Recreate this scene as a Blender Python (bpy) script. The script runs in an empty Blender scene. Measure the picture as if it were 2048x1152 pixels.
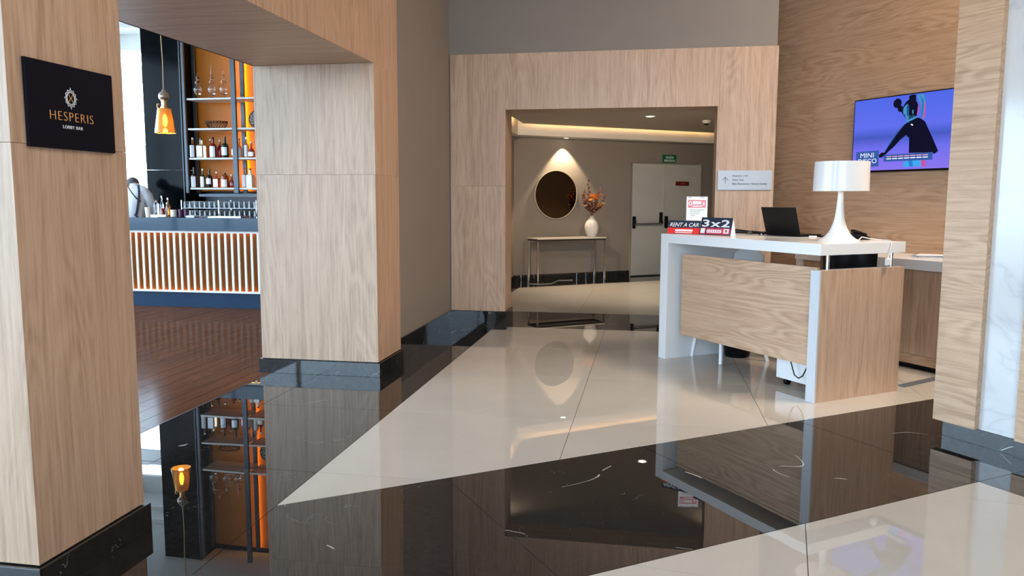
import bpy, bmesh, math, random
from mathutils import Vector, Matrix, Euler
random.seed(7)
S = bpy.context.scene
COL = S.collection
PI = math.pi

# ------------------------------------------------------------ camera
A = 0.626308                      # the reception grid is turned by this angle against the hall
D1 = Vector((-math.sin(A), math.cos(A), 0)); D2 = Vector((math.cos(A), math.sin(A), 0))
def W(u, v, z=0): return D2*u + D1*v + Vector((0, 0, z))
R_ = Vector((0.98492, 0.17298, 0.00306)); U_ = Vector((-0.02256, 0.11092, 0.99357)); F_ = Vector((-0.17153, 0.97866, -0.11325))
F_.normalize(); R_ = F_.cross(U_).normalized(); U_ = R_.cross(F_)
cam = bpy.data.cameras.new('camera'); co = bpy.data.objects.new('camera', cam); COL.objects.link(co)
cam.sensor_width = 36; cam.lens = 1568.8/2048*36; cam.clip_start = 0.05; cam.clip_end = 200
M = Matrix((R_, U_, -F_)).transposed().to_4x4(); M.translation = (0, 0, 1.4); co.matrix_world = M
S.camera = co

# ------------------------------------------------------------ world and exposure
S.view_settings.view_transform = 'Standard'; S.view_settings.look = 'None'
S.view_settings.gamma = 1; S.view_settings.use_curve_mapping = False; S.view_settings.exposure = 0.12
w = bpy.data.worlds.new('sky'); S.world = w; w.use_nodes = True
bg = w.node_tree.nodes['Background']; bg.inputs[0].default_value = (0.58, 0.79, 1.0, 1); bg.inputs[1].default_value = 12.0
S.cycles.use_denoising = True
S.cycles.max_bounces = 10; S.cycles.diffuse_bounces = 5; S.cycles.glossy_bounces = 5; S.cycles.transmission_bounces = 8; S.cycles.transparent_max_bounces = 16
S.cycles.sample_clamp_indirect = 6
S.cycles.caustics_reflective = False; S.cycles.caustics_refractive = False

def portal(loc, rot, sx, sy):
    l = bpy.data.lights.new('window_daylight_portal', 'AREA'); l.shape = 'RECTANGLE'; l.size = sx; l.size_y = sy
    l.cycles.is_portal = True
    o = bpy.data.objects.new('window_daylight_portal', l); o.location = loc; o.rotation_euler = rot; COL.objects.link(o)
portal((-0.35, -4.45, 2.25), (-PI/2, 0, PI), 4.4, 3.9)
portal((-7.15, -1.45, 2.25), (-PI/2, 0, PI), 5.6, 3.9)
portal((-9.95, 6.0, 2.25), (0, -PI/2, 0), 3.9, 14.8)
portal((-8.6, 13.45, 2.6), (-PI/2, 0, 0), 2.6, 3.2)

def area(name, loc, rot, sx, sy, power, color):
    l = bpy.data.lights.new(name, 'AREA'); l.shape = 'RECTANGLE'; l.size = sx; l.size_y = sy; l.energy = power; l.color = color
    o = bpy.data.objects.new(name, l); o.location = loc; o.rotation_euler = rot; COL.objects.link(o); return o
# unseen warm fill lights, added to brighten the plank wall and left piers
area('lobby_fill_light', (3.5, 5.6, 4.9), (0, 0, 0), 1.6, 1.6, 330, (1, 0.87, 0.72))
area('lobby_fill_light', (1.2, 2.0, 4.9), (0, 0, 0), 2.0, 2.0, 80, (1, 0.82, 0.64))

# ------------------------------------------------------------ materials
MATS = {}
def newmat(name):
    m = bpy.data.materials.new(name); m.use_nodes = True; MATS[name] = m
    return m, m.node_tree, m.node_tree.nodes['Principled BSDF']
def ramp(nt, fac, stops):
    r = nt.nodes.new('ShaderNodeValToRGB'); e = r.color_ramp.elements
    while len(e) < len(stops): e.new(0.5)
    for k, (p, c) in enumerate(stops): e[k].position = p; e[k].color = (c[0], c[1], c[2], 1)
    nt.links.new(fac, r.inputs[0]); return r.outputs[0]
def math_(nt, op, a, b=None, c=None):
    n = nt.nodes.new('ShaderNodeMath'); n.operation = op
    for k, x in enumerate((a, b, c)):
        if x is None: continue
        if isinstance(x, (int, float)): n.inputs[k].default_value = x
        else: nt.links.new(x, n.inputs[k])
    return n.outputs[0]
def coords(nt, scale, rnd=True):
    tc = nt.nodes.new('ShaderNodeTexCoord'); v = tc.outputs['Object']
    if rnd:
        oi = nt.nodes.new('ShaderNodeObjectInfo')
        cm = nt.nodes.new('ShaderNodeCombineXYZ')
        for k, f in enumerate((37.0, 23.0, 51.0)): nt.links.new(math_(nt, 'MULTIPLY', oi.outputs['Random'], f), cm.inputs[k])
        ad = nt.nodes.new('ShaderNodeVectorMath'); ad.operation = 'ADD'
        nt.links.new(v, ad.inputs[0]); nt.links.new(cm.outputs[0], ad.inputs[1]); v = ad.outputs[0]
    out = []
    for s in scale:
        mp = nt.nodes.new('ShaderNodeMapping'); mp.inputs['Scale'].default_value = s
        nt.links.new(v, mp.inputs[0]); out.append(mp.outputs[0])
    return out
def noise(nt, vec, scale, detail=3, rough=0.5, dist=0.0):
    n = nt.nodes.new('ShaderNodeTexNoise'); n.inputs['Scale'].default_value = scale; n.inputs['Detail'].default_value = detail
    n.inputs['Roughness'].default_value = rough; n.inputs['Distortion'].default_value = dist
    if vec is not None: nt.links.new(vec, n.inputs['Vector'])
    return n.outputs[0]
def bump(nt, h, b, strength=0.1, dist=0.01):
    n = nt.nodes.new('ShaderNodeBump'); n.inputs['Strength'].default_value = strength; n.inputs['Distance'].default_value = dist
    nt.links.new(h, n.inputs['Height']); nt.links.new(n.outputs[0], b.inputs['Normal'])
def plain(name, col, rough=0.5, metal=0.0, spec=0.5, emis=None, est=0, trans=0, ior=1.45, coat=0, alpha=None):
    m, nt, b = newmat(name)
    b.inputs['Base Color'].default_value = (*col, 1); b.inputs['Roughness'].default_value = rough; b.inputs['Metallic'].default_value = metal
    b.inputs['Specular IOR Level'].default_value = spec; b.inputs['IOR'].default_value = ior
    if emis: b.inputs['Emission Color'].default_value = (*emis, 1); b.inputs['Emission Strength'].default_value = est
    if trans: b.inputs['Transmission Weight'].default_value = trans
    if coat: b.inputs['Coat Weight'].default_value = coat; b.inputs['Coat Roughness'].default_value = 0.03
    # a slight unevenness so that nothing is perfectly flat
    c, = coords(nt, [(1, 1, 1)])
    if not trans and not emis:
        n = noise(nt, c, 9, 2)
        mr = nt.nodes.new('ShaderNodeMapRange'); mr.inputs[3].default_value = max(0.0, rough-0.04); mr.inputs[4].default_value = rough+0.04
        nt.links.new(n, mr.inputs[0]); nt.links.new(mr.outputs[0], b.inputs['Roughness'])
    return m
def wood(name, ax, dark, light, rough=0.42, contrast=1.0, sw=0.42, rw=0.07, rnd=True):
    m, nt, b = newmat(name)
    def sc(cross, along): return tuple(along if k == ax else cross for k in range(3))
    c1, c2, c3 = coords(nt, [sc(1, 0.16), sc(1, 0.035), sc(1, 0.5)], rnd)
    n1 = noise(nt, c1, 4.2, 2, 0.45, 0.15)
    rings = math_(nt, 'SINE', math_(nt, 'MULTIPLY', n1, 90.0))
    fib = noise(nt, c2, 75, 4, 0.62)
    streak = noise(nt, c2, 17, 2, 0.5)
    pores = noise(nt, c1, 130, 2, 0.6)
    mask = noise(nt, c3, 2.0, 1)
    mk = nt.nodes.new('ShaderNodeMapRange'); mk.inputs[1].default_value = 0.38; mk.inputs[2].default_value = 0.60; nt.links.new(mask, mk.inputs[0])
    t = math_(nt, 'ADD', math_(nt, 'MULTIPLY', fib, 0.80*contrast), math_(nt, 'MULTIPLY', streak, sw*contrast))
    t = math_(nt, 'ADD', t, math_(nt, 'MULTIPLY', math_(nt, 'MULTIPLY', rings, mk.outputs[0]), rw*contrast))
    t = math_(nt, 'ADD', t, math_(nt, 'MULTIPLY', pores, 0.16*contrast))
    t = math_(nt, 'SUBTRACT', t, (0.48+sw/2)*contrast-0.5)
    col = ramp(nt, t, [(0.25, dark), (0.5, tuple((a+c)/2*1.03 for a, c in zip(dark, light))), (0.78, light)])
    nt.links.new(col, b.inputs['Base Color']); b.inputs['Roughness'].default_value = rough
    bump(nt, fib, b, 0.06, 0.004); b.inputs['Specular IOR Level'].default_value = 0.6
    return m
OAK_D, OAK_L = (0.350, 0.218, 0.137), (0.60, 0.418, 0.292)
oak_v = wood('oak_vertical_grain', 2, OAK_D, OAK_L)
oak_y = wood('oak_horizontal_grain', 1, (0.365, 0.224, 0.134), (0.66, 0.455, 0.306), contrast=0.8, sw=0.30, rw=0.12); oak_y.node_tree.nodes['Principled BSDF'].inputs['Specular IOR Level'].default_value = 0.3
oak_x = wood('oak_crosswise_grain', 0, OAK_D, OAK_L, contrast=1.15)
parq = wood('dark_parquet', 1, (0.050, 0.0175, 0.0075), (0.150, 0.056, 0.025), rough=0.9, contrast=0.9)
parq.node_tree.nodes['Principled BSDF'].inputs['Specular IOR Level'].default_value = 0.0
_nt = parq.node_tree; _g = _nt.nodes.new('ShaderNodeBsdfGlossy'); _g.inputs['Roughness'].default_value = 0.15; _mx = _nt.nodes.new('ShaderNodeMixShader'); _mx.inputs[0].default_value = 0.085
_nt.links.new(_nt.nodes['Principled BSDF'].outputs[0], _mx.inputs[1]); _nt.links.new(_g.outputs[0], _mx.inputs[2]); _nt.links.new(_mx.outputs[0], _nt.nodes['Material Output'].inputs[0])

def black_marble(name, r=0.015, spec=0.62):
    m, nt, b = newmat(name)
    c1, = coords(nt, [(1, 1, 1)])
    n = noise(nt, c1, 0.8, 2, 0.45, 0.25)
    d = math_(nt, 'ABSOLUTE', math_(nt, 'SUBTRACT', n, 0.5))
    vein = math_(nt, 'LESS_THAN', d, 0.0011)
    mk = math_(nt, 'GREATER_THAN', noise(nt, c1, 2.6, 2), 0.60)
    n2 = noise(nt, c1, 2.4, 4, 0.6, 0.3)
    v2 = math_(nt, 'MULTIPLY', math_(nt, 'LESS_THAN', math_(nt, 'ABSOLUTE', math_(nt, 'SUBTRACT', n2, 0.5)), 0.0016), math_(nt, 'GREATER_THAN', noise(nt, c1, 1.7, 2), 0.60))
    v = math_(nt, 'MAXIMUM', math_(nt, 'MULTIPLY', vein, mk), math_(nt, 'MULTIPLY', v2, 0.25))
    sp = math_(nt, 'GREATER_THAN', noise(nt, c1, 90, 1), 0.80)
    base = ramp(nt, noise(nt, c1, 45, 5, 0.75), [(0.35, (0.006, 0.006, 0.0065)), (0.7, (0.026, 0.025, 0.024))])
    mx = nt.nodes.new('ShaderNodeMix'); mx.data_type = 'RGBA'
    nt.links.new(math_(nt, 'MAXIMUM', v, math_(nt, 'MULTIPLY', sp, 0.3)), mx.inputs[0]); nt.links.new(base, mx.inputs[6]); mx.inputs[7].default_value = (0.42, 0.40, 0.38, 1)
    nt.links.new(mx.outputs[2], b.inputs['Base Color'])
    b.inputs['Roughness'].default_value = r; b.inputs['IOR'].default_value = 1.6; b.inputs['Specular IOR Level'].default_value = 0.5
    bump(nt, noise(nt, c1, 2.4, 0), b, 0.005, 0.05)
    return m
marble_k = black_marble('polished_black_marble', 0.004)
marble_base = black_marble('black_marble_skirting', 0.03, 0.5); marble_base.node_tree.nodes['Principled BSDF'].inputs['IOR'].default_value = 1.58
def cream_tile():
    m, nt, b = newmat('polished_cream_porcelain')
    c1, = coords(nt, [(1, 1, 1)])
    col = ramp(nt, noise(nt, c1, 1.6, 5, 0.6), [(0.3, (0.485, 0.45, 0.40)), (0.7, (0.53, 0.495, 0.44))])
    nt.links.new(col, b.inputs['Base Color']); b.inputs['Roughness'].default_value = 0.0; b.inputs['IOR'].default_value = 1.58
    bump(nt, noise(nt, c1, 2.2, 0), b, 0.003, 0.05)
    return m
cream = cream_tile()
def white_marble():
    m, nt, b = newmat('white_veined_marble')
    c1, = coords(nt, [(1, 1, 1)])
    n = noise(nt, c1, 1.7, 4, 0.55, 0.9)
    d = math_(nt, 'ABSOLUTE', math_(nt, 'SUBTRACT', n, 0.5))
    col = ramp(nt, d, [(0.0, (0.50, 0.50, 0.51)), (0.015, (0.565, 0.565, 0.57)), (0.06, (0.59, 0.59, 0.59))])
    nt.links.new(col, b.inputs['Base Color']); b.inputs['Roughness'].default_value = 0.12
    return m
marble_w = white_marble()
def paint(name, col, rough=0.7):
    m, nt, b = newmat(name)
    c1, = coords(nt, [(1, 1, 1)], rnd=False)
    k = ramp(nt, noise(nt, c1, 3, 4), [(0.3, tuple(x*0.97 for x in col)), (0.7, tuple(min(1, x*1.03) for x in col))])
    nt.links.new(k, b.inputs['Base Color']); b.inputs['Roughness'].default_value = rough
    bump(nt, noise(nt, c1, 220, 2), b, 0.05, 0.002)
    return m
grey_paint = paint('warm_grey_paint', (0.235, 0.206, 0.184))
white_paint = paint('white_ceiling_paint', (0.74, 0.73, 0.71))
taupe_ceiling = paint('taupe_ceiling_paint', (0.42, 0.385, 0.35))
grout = paint('dark_grout', (0.03, 0.027, 0.024)); grout_l = paint('pale_grout', (0.17, 0.15, 0.12))
white_lac = plain('white_lacquer', (0.80, 0.80, 0.80), 0.18)
white_slat = plain('white_slat_lacquer', (0.74, 0.72, 0.70), 0.35)
alu = plain('brushed_aluminium', (0.45, 0.47, 0.50), 0.42, 0.35)
silver_edge = plain('silver_grey_edge', (0.56, 0.585, 0.62), 0.35, 0.1)
steel = plain('chrome', (0.75, 0.75, 0.76), 0.08, 1.0)
dark_steel = plain('gunmetal_frame', (0.055, 0.068, 0.085), 0.4, 0.25)
black_gloss = plain('black_gloss_panel', (0.0010, 0.0016, 0.0025), 0.14, spec=0.07)
black_matt = plain('black_plastic', (0.003, 0.003, 0.0036), 0.35, spec=0.2)
black_leather = plain('black_leather', (0.004, 0.0045, 0.0055), 0.25, spec=0.4)
navy = plain('navy_sign_panel', (0.0035, 0.0045, 0.011), 0.5, spec=0.12)
gold_ink = plain('orange_gold_ink', (0.78, 0.36, 0.10), 0.45)
white_ink = plain('white_ink', (0.80, 0.80, 0.82), 0.5)
dark_ink = plain('dark_ink', (0.03, 0.03, 0.035), 0.5)
grey_ink = plain('grey_ink', (0.36, 0.38, 0.42), 0.5)
door_paint = paint('grey_green_door_paint', (0.44, 0.45, 0.43), 0.4)
green_sign = plain('green_sign', (0.0, 0.13, 0.055), 0.4)
darkred = plain('dark_red_plate', (0.12, 0.008, 0.008), 0.4)
red = plain('bright_red_print', (0.75, 0.022, 0.018), 0.4)
pinkred = plain('pink_red_print', (0.62, 0.05, 0.085), 0.4)
pale_red = plain('pale_red_print', (0.72, 0.22, 0.27), 0.4)
navy_print = plain('navy_print', (0.010, 0.022, 0.045), 0.35)
paper = plain('white_paper', (0.80, 0.82, 0.86), 0.5)
ceramic = plain('matt_white_ceramic', (0.72, 0.69, 0.65), 0.55)
stone_top = plain('pale_stone_top', (0.68, 0.63, 0.56), 0.2)
amber_panel = plain('amber_backlit_panel', (0.36, 0.13, 0.022), 0.4, spec=0.2, emis=(1.0, 0.36, 0.02), est=0.06)
amber_front = plain('amber_bar_front', (0.19, 0.058, 0.003), 0.35, spec=0.1)
shelf_white = plain('pale_shelf', (0.55, 0.52, 0.48), 0.4)
led_orange = plain('orange_led', (1, 0.5, 0.1), 0.5, emis=(1.0, 0.42, 0.01), est=85)
led_front = plain('bar_front_led', (1, 0.5, 0.1), 0.5, emis=(1.0, 0.45, 0.04), est=13)
led_warm = plain('warm_led', (1, 0.8, 0.5), 0.5, emis=(1.0, 0.55, 0.20), est=16)
lamp_disc = plain('downlight_disc', (1, 1, 1), 0.5, emis=(1.0, 0.88, 0.68), est=10)
bulb_glow = plain('bulb_filament', (1, 0.8, 0.4), 0.5, emis=(1.0, 0.62, 0.16), est=26)
glass = plain('clear_glass', (0.97, 0.98, 0.98), 0.0, trans=1.0)
amber_glass = plain('amber_glass', (1.0, 0.60, 0.16), 0.12, trans=0.75)
whisky = plain('amber_liquor', (0.62, 0.19, 0.03), 0.02, trans=0.85)
redliq = plain('red_liquor', (0.35, 0.02, 0.012), 0.02, trans=0.6)
pale_liq = plain('pale_spirit', (0.86, 0.62, 0.36), 0.02, trans=0.85)
darkgreen_glass = plain('dark_green_glass', (0.006, 0.022, 0.010), 0.05)
dark_glass = plain('near_black_glass', (0.010, 0.006, 0.006), 0.05)
mirror_glass = plain('bronze_mirror', (0.15, 0.105, 0.065), 0.015, 1.0)
mirror_rim = plain('pale_metal_rim', (0.80, 0.70, 0.56), 0.3, 0.6)
brass = plain('polished_brass', (0.75, 0.50, 0.22), 0.15, 1.0)
cord_gold = plain('gold_fabric_cord', (0.52, 0.36, 0.20), 0.7)
bronze_wire = plain('dark_bronze_wire', (0.035, 0.018, 0.010), 0.4, 0.5)
cream_cup = plain('cream_cup', (0.74, 0.66, 0.56), 0.5)
purple_cup = plain('plum_cup', (0.08, 0.02, 0.06), 0.35)
cork = plain('cork', (0.55, 0.38, 0.22), 0.8)
skin = plain('skin', (0.56, 0.32, 0.24), 0.5)
hair_m = plain('short_grey_brown_hair', (0.10, 0.085, 0.09), 0.8)
shirt_m = plain('light_grey_shirt', (0.52, 0.53, 0.57), 0.8)
apron_m = plain('black_apron', (0.008, 0.010, 0.020), 0.7)
leaf_dark = plain('dark_red_brown_leaf', (0.10, 0.018, 0.008), 0.6)
leaf_mid = plain('rust_leaf', (0.26, 0.06, 0.015), 0.6)
petal = plain('orange_petal', (0.72, 0.24, 0.025), 0.6)
petal_pale = plain('pale_dried_petal', (0.66, 0.46, 0.30), 0.6)
trim_dark = plain('dark_metal_trim', (0.06, 0.055, 0.05), 0.35, 0.6)
strip_blue = plain('floor_metal_strip', (0.18, 0.22, 0.27), 0.3, 0.5)
concrete = paint('terrace_concrete', (0.42, 0.42, 0.40))
def win_glass():
    m, nt, b = newmat('window_glass')
    out = nt.nodes['Material Output']; tr = nt.nodes.new('ShaderNodeBsdfTransparent'); gl = nt.nodes.new('ShaderNodeBsdfGlossy'); gl.inputs['Roughness'].default_value = 0.0
    mx = nt.nodes.new('ShaderNodeMixShader'); mx.inputs[0].default_value = 0.06
    nt.links.new(tr.outputs[0], mx.inputs[1]); nt.links.new(gl.outputs[0], mx.inputs[2]); nt.links.new(mx.outputs[0], out.inputs[0])
    return m
pane_m = win_glass()
def acrylic():
    m = win_glass(); m.name = 'clear_acrylic'; return m
acryl = acrylic()
def emis(name, col, st=1.0):
    m, nt, b = newmat(name); b.inputs['Base Color'].default_value = (0, 0, 0, 1); b.inputs['Roughness'].default_value = 0.15
    b.inputs['Specular IOR Level'].default_value = 0.2
    b.inputs['Emission Color'].default_value = (*col, 1); b.inputs['Emission Strength'].default_value = st; return m
def screen_bg():
    m, nt, b = newmat('screen_backdrop'); b.inputs['Base Color'].default_value = (0, 0, 0, 1); b.inputs['Roughness'].default_value = 0.15; b.inputs['Specular IOR Level'].default_value = 0.2
    tc = nt.nodes.new('ShaderNodeTexCoord'); sp = nt.nodes.new('ShaderNodeSeparateXYZ'); nt.links.new(tc.outputs['Generated'], sp.inputs[0])
    c = ramp(nt, sp.outputs[2], [(0.0, (0.24, 0.17, 0.80)), (0.30, (0.15, 0.15, 0.80)), (0.46, (0.055, 0.095, 0.50)), (0.60, (0.11, 0.15, 0.80)), (1.0, (0.075, 0.13, 0.74))])
    nt.links.new(c, b.inputs['Emission Color']); b.inputs['Emission Strength'].default_value = 1.0; return m

# ------------------------------------------------------------ mesh helpers
class MB:
    def __init__(s): s.bm = bmesh.new()
    def _add(s, vs, fs, smooth=False):
        v = [s.bm.verts.new(p) for p in vs]
        for f in fs:
            try:
                fc = s.bm.faces.new([v[i] for i in f]); fc.smooth = smooth
            except ValueError: pass
        return s
    def box(s, x0, x1, y0, y1, z0, z1, bev=0.0, mat=None):
        P = [(x0, y0, z0), (x1, y0, z0), (x1, y1, z0), (x0, y1, z0), (x0, y0, z1), (x1, y0, z1), (x1, y1, z1), (x0, y1, z1)]
        Fs = [(0, 3, 2, 1), (4, 5, 6, 7), (0, 1, 5, 4), (1, 2, 6, 5), (2, 3, 7, 6), (3, 0, 4, 7)]
        b2 = bmesh.new(); vs = [b2.verts.new(p) for p in P]
        for f in Fs: b2.faces.new([vs[i] for i in f])
        if bev: bmesh.ops.bevel(b2, geom=b2.edges[:], offset=bev, segments=2, affect='EDGES', profile=0.5)
        if mat is not None: bmesh.ops.transform(b2, matrix=mat, verts=b2.verts)
        b2.verts.index_update()
        s._add([v.co.copy() for v in b2.verts], [[v.index for v in f.verts] for f in b2.faces]); b2.free(); return s
    def poly(s, pts, h, nrm=(0, 0, 1)):           # a flat polygon (list of 3-D points) given thickness h along nrm
        n = len(pts); nv = Vector(nrm)*h; top = [Vector(p) for p in pts]; bot = [p-nv for p in top]
        fs = [tuple(range(n)), tuple(range(2*n-1, n-1, -1))] + [(i, i+n, (i+1) % n+n, (i+1) % n) for i in range(n)]
        return s._add(top+bot, fs)
    def lathe(s, prof, seg=24, c=(0, 0, 0), cap=True):
        vs = []; fs = []; c = Vector(c)
        for r, z in prof:
            for k in range(seg):
                a = 2*PI*k/seg; vs.append(c+Vector((r*math.cos(a), r*math.sin(a), z)))
        for i in range(len(prof)-1):
            for k in range(seg):
                k2 = (k+1) % seg; fs.append((i*seg+k, i*seg+k2, (i+1)*seg+k2, (i+1)*seg+k))
        if cap:
            if prof[0][0] > 1e-4: fs.append(tuple(range(seg-1, -1, -1)))
            if prof[-1][0] > 1e-4: fs.append(tuple((len(prof)-1)*seg+k for k in range(seg)))
        s._add(vs, fs, True); return s
    def tube(s, pts, r, seg=8, closed=False):
        pts = [Vector(p) for p in pts]; n = len(pts); rs = r if isinstance(r, (list, tuple)) else [r]*n
        vs = []; fs = []; prev = None
        for i, p in enumerate(pts):
            if closed: t = (pts[(i+1) % n]-pts[i-1]).normalized()
            else: t = (pts[min(i+1, n-1)]-pts[max(i-1, 0)]).normalized()
            if prev is None:
                a = Vector((0, 0, 1)) if abs(t.z) < 0.9 else Vector((1, 0, 0)); nx = t.cross(a).normalized()
            else: nx = (prev-t*prev.dot(t)).normalized()
            prev = nx; ny = t.cross(nx)
            for k in range(seg):
                a = 2*PI*k/seg; vs.append(p+(nx*math.cos(a)+ny*math.sin(a))*rs[i])
        m = n if closed else n-1
        for i in range(m):
            j = (i+1) % n
            for k in range(seg):
                k2 = (k+1) % seg; fs.append((i*seg+k, i*seg+k2, j*seg+k2, j*seg+k))
        if not closed: fs += [tuple(range(seg-1, -1, -1)), tuple((n-1)*seg+k for k in range(seg))]
        s._add(vs, fs, True); return s
    def cyl(s, a, b, r, seg=16): return s.tube([a, b], r, seg)
    def ribbon(s, pts, nrm, wd, th=0.003):
        pts = [Vector(p) for p in pts]; nrm = Vector(nrm).normalized(); vs = []; fs = []
        for i, p in enumerate(pts):
            t = (pts[min(i+1, len(pts)-1)]-pts[max(i-1, 0)]).normalized(); sd = t.cross(nrm).normalized()*wd/2
            vs += [p-sd, p+sd, p+sd-nrm*th, p-sd-nrm*th]
        for i in range(len(pts)-1):
            a = i*4; b = a+4
            for k in range(4): fs.append((a+k, a+(k+1) % 4, b+(k+1) % 4, b+k))
        fs += [(0, 1, 2, 3), tuple(len(vs)-4+k for k in (3, 2, 1, 0))]
        return s._add(vs, fs)
    def build(s, name, mat, parent=None, loc=None, rz=0, normals=True):
        if normals: bmesh.ops.recalc_face_normals(s.bm, faces=s.bm.faces)
        me = bpy.data.meshes.new(name); s.bm.to_mesh(me); s.bm.free(); me.materials.append(mat)
        fl_ = [p.use_smooth for p in me.polygons]
        if any(fl_):
            me.set_sharp_from_angle(angle=math.radians(38)); me.polygons.foreach_set('use_smooth', fl_)
        o = bpy.data.objects.new(name, me); COL.objects.link(o)
        if parent: o.parent = parent
        if loc is not None: o.location = loc
        if rz: o.rotation_euler = (0, 0, rz)
        return o
def tag(o, label=None, cat=None, group=None, kind=None):
    if label: o['label'] = label
    if cat: o['category'] = cat
    if group: o['group'] = group
    if kind: o['kind'] = kind
    return o
def empty(name, loc=(0, 0, 0), rz=0):
    o = bpy.data.objects.new(name, None); COL.objects.link(o); o.location = loc; o.rotation_euler = (0, 0, rz); o.empty_display_size = 0.1
    return o
def thing(name, label, cat, loc=(0, 0, 0), rz=0, group=None): return tag(empty(name, loc, rz), label, cat, group)
def struct(name, loc=(0, 0, 0), rz=0): return tag(empty(name, loc, rz), kind='structure')
def copy_tree(o, parent=None):
    c = o.copy(); COL.objects.link(c)
    if parent: c.parent = parent
    for ch in list(o.children): copy_tree(ch, c)
    return c
def text(body, mat, parent, org, xd, yd, width, height, name='lettering', bold=0.0, shear=0.0, th=0.0015, spacing=1.0):
    cu = bpy.data.curves.new(name, 'FONT'); cu.body = body; cu.offset = bold; cu.shear = shear; cu.extrude = 0.01; cu.space_character = spacing; cu.resolution_u = 3
    ob = bpy.data.objects.new('tmp', cu); COL.objects.link(ob)
    bpy.context.view_layer.update()
    me = bpy.data.meshes.new_from_object(ob.evaluated_get(bpy.context.evaluated_depsgraph_get()))
    bpy.data.objects.remove(ob); bpy.data.curves.remove(cu)
    xs = [v.co.x for v in me.vertices]; ys = [v.co.y for v in me.vertices]
    x0, x1, y0, y1 = min(xs), max(xs), min(ys), max(ys)
    xd = Vector(xd).normalized(); yd = Vector(yd); yd = yd/ yd.length; zd = xd.cross(yd).normalized(); org = Vector(org)
    for v in me.vertices:
        p = v.co.copy()
        v.co = org+xd*((p.x-x0)/(x1-x0)*width)+yd*((p.y-y0)/(y1-y0)*height)+zd*(th if p.z > 0 else 0)
    me.materials.clear(); me.materials.append(mat)
    o = bpy.data.objects.new(name, me); COL.objects.link(o)
    if parent: o.parent = parent
    return o

# ================================================================ THE SETTING
def clip(poly, a, b, c):      # keep a*x+b*y<=c
    out = []
    for i, p in enumerate(poly):
        q = poly[(i+1) % len(poly)]; dp = a*p[0]+b*p[1]-c; dq = a*q[0]+b*q[1]-c
        if dp <= 1e-9: out.append(p)
        if (dp < -1e-9 and dq > 1e-9) or (dp > 1e-9 and dq < -1e-9):
            t = dp/(dp-dq); out.append((p[0]+(q[0]-p[0])*t, p[1]+(q[1]-p[1])*t))
    return out
def region(planes, big=14):
    P = [(-big, -4.5), (big, -4.5), (big, 17), (-big, 17)]
    for pl in planes: P = clip(P, *pl)
    return P
floor = struct('floor')
MB().box(-10, 9.5, -4.5, 16.5, -0.16, -0.006).build('screed', grout, floor)
def V_lt(v): return (D1.x, D1.y, v)
def V_gt(v): return (-D1.x, -D1.y, -v)
def U_lt(u): return (D2.x, D2.y, u)
def U_gt(u): return (-D2.x, -D2.y, -u)
def X_lt(x): return (1, 0, x)
def X_gt(x): return (-1, 0, -x)
def Y_lt(y): return (0, 1, y)
def Y_gt(y): return (0, -1, -y)
def area2(P): return abs(sum(P[i][0]*P[(i+1) % len(P)][1]-P[(i+1) % len(P)][0]*P[i][1] for i in range(len(P))))/2
def tiles(planes, ex, ey, ox, oy, px, py, mat, gap=0.0016, tilt=0.0003):
    base = region(planes)
    if len(base) < 3: return
    if mat is marble_k: MB().poly([(p[0], p[1], -0.003) for p in base], 0.002).build('joint_bed', grout_l, floor); gap = 0.0017
    ex = Vector((ex[0], ex[1])).normalized(); ey = Vector((ey[0], ey[1])).normalized()
    A_ = [(p[0]*ex.x+p[1]*ex.y, p[0]*ey.x+p[1]*ey.y) for p in base]
    i0 = math.floor((min(a for a, _ in A_)-ox)/px); i1 = math.ceil((max(a for a, _ in A_)-ox)/px)
    j0 = math.floor((min(b for _, b in A_)-oy)/py); j1 = math.ceil((max(b for _, b in A_)-oy)/py)
    inner = [(a, b, c-gap) for a, b, c in planes]
    for i in range(i0, i1):
        for j in range(j0, j1):
            P = region(inner)
            for (n, v, sgn) in ((ex, ox+i*px+gap, -1), (ex, ox+(i+1)*px-gap, 1), (ey, oy+j*py+gap, -1), (ey, oy+(j+1)*py-gap, 1)):
                if len(P) < 3: break
                P = clip(P, sgn*n.x, sgn*n.y, sgn*v)
            if len(P) < 3 or area2(P) < 0.004: continue
            cx = sum(p[0] for p in P)/len(P); cy = sum(p[1] for p in P)/len(P)
            ta, tb = random.uniform(-tilt, tilt), random.uniform(-tilt, tilt)
            pts = [(p[0], p[1], (p[0]-cx)*ta+(p[1]-cy)*tb) for p in P]
            nrm = 1 if sum(P[k][0]*P[(k+1) % len(P)][1]-P[(k+1) % len(P)][0]*P[k][1] for k in range(len(P))) > 0 else -1
            if nrm < 0: pts = pts[::-1]
            MB().poly(pts, 0.006).build('tile', mat, floor)
XB = -1.655; XW = -2.974; T = 1.195
tiles([X_gt(XB), Y_lt(8.38), V_gt(3.577), X_lt(5.0)], (1, 0), (0, 1), XB, 3.665, 1.2025, T, cream)
tiles([X_gt(XW), X_lt(XB), Y_lt(8.38), Y_gt(-4.5)], (1, 0), (0, 1), -2.575, 3.665, 0.92, T, marble_k)
tiles([X_gt(XW), X_lt(1.2), Y_gt(8.38), Y_lt(9.58)], (1, 0), (0, 1), XB, 8.38, 1.2025, 1.2, marble_k)
tiles([X_gt(-2.02), X_lt(1.2), Y_gt(9.58), V_lt(11.04)], (1, 0), (0, 1), -0.847, 9.58, 1.2, T, cream)
tiles([X_gt(-2.3), X_lt(-2.02), Y_gt(9.58), V_lt(11.9)], (1, 0), (0, 1), -2.3, 9.58, 0.28, T, marble_k)
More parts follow.
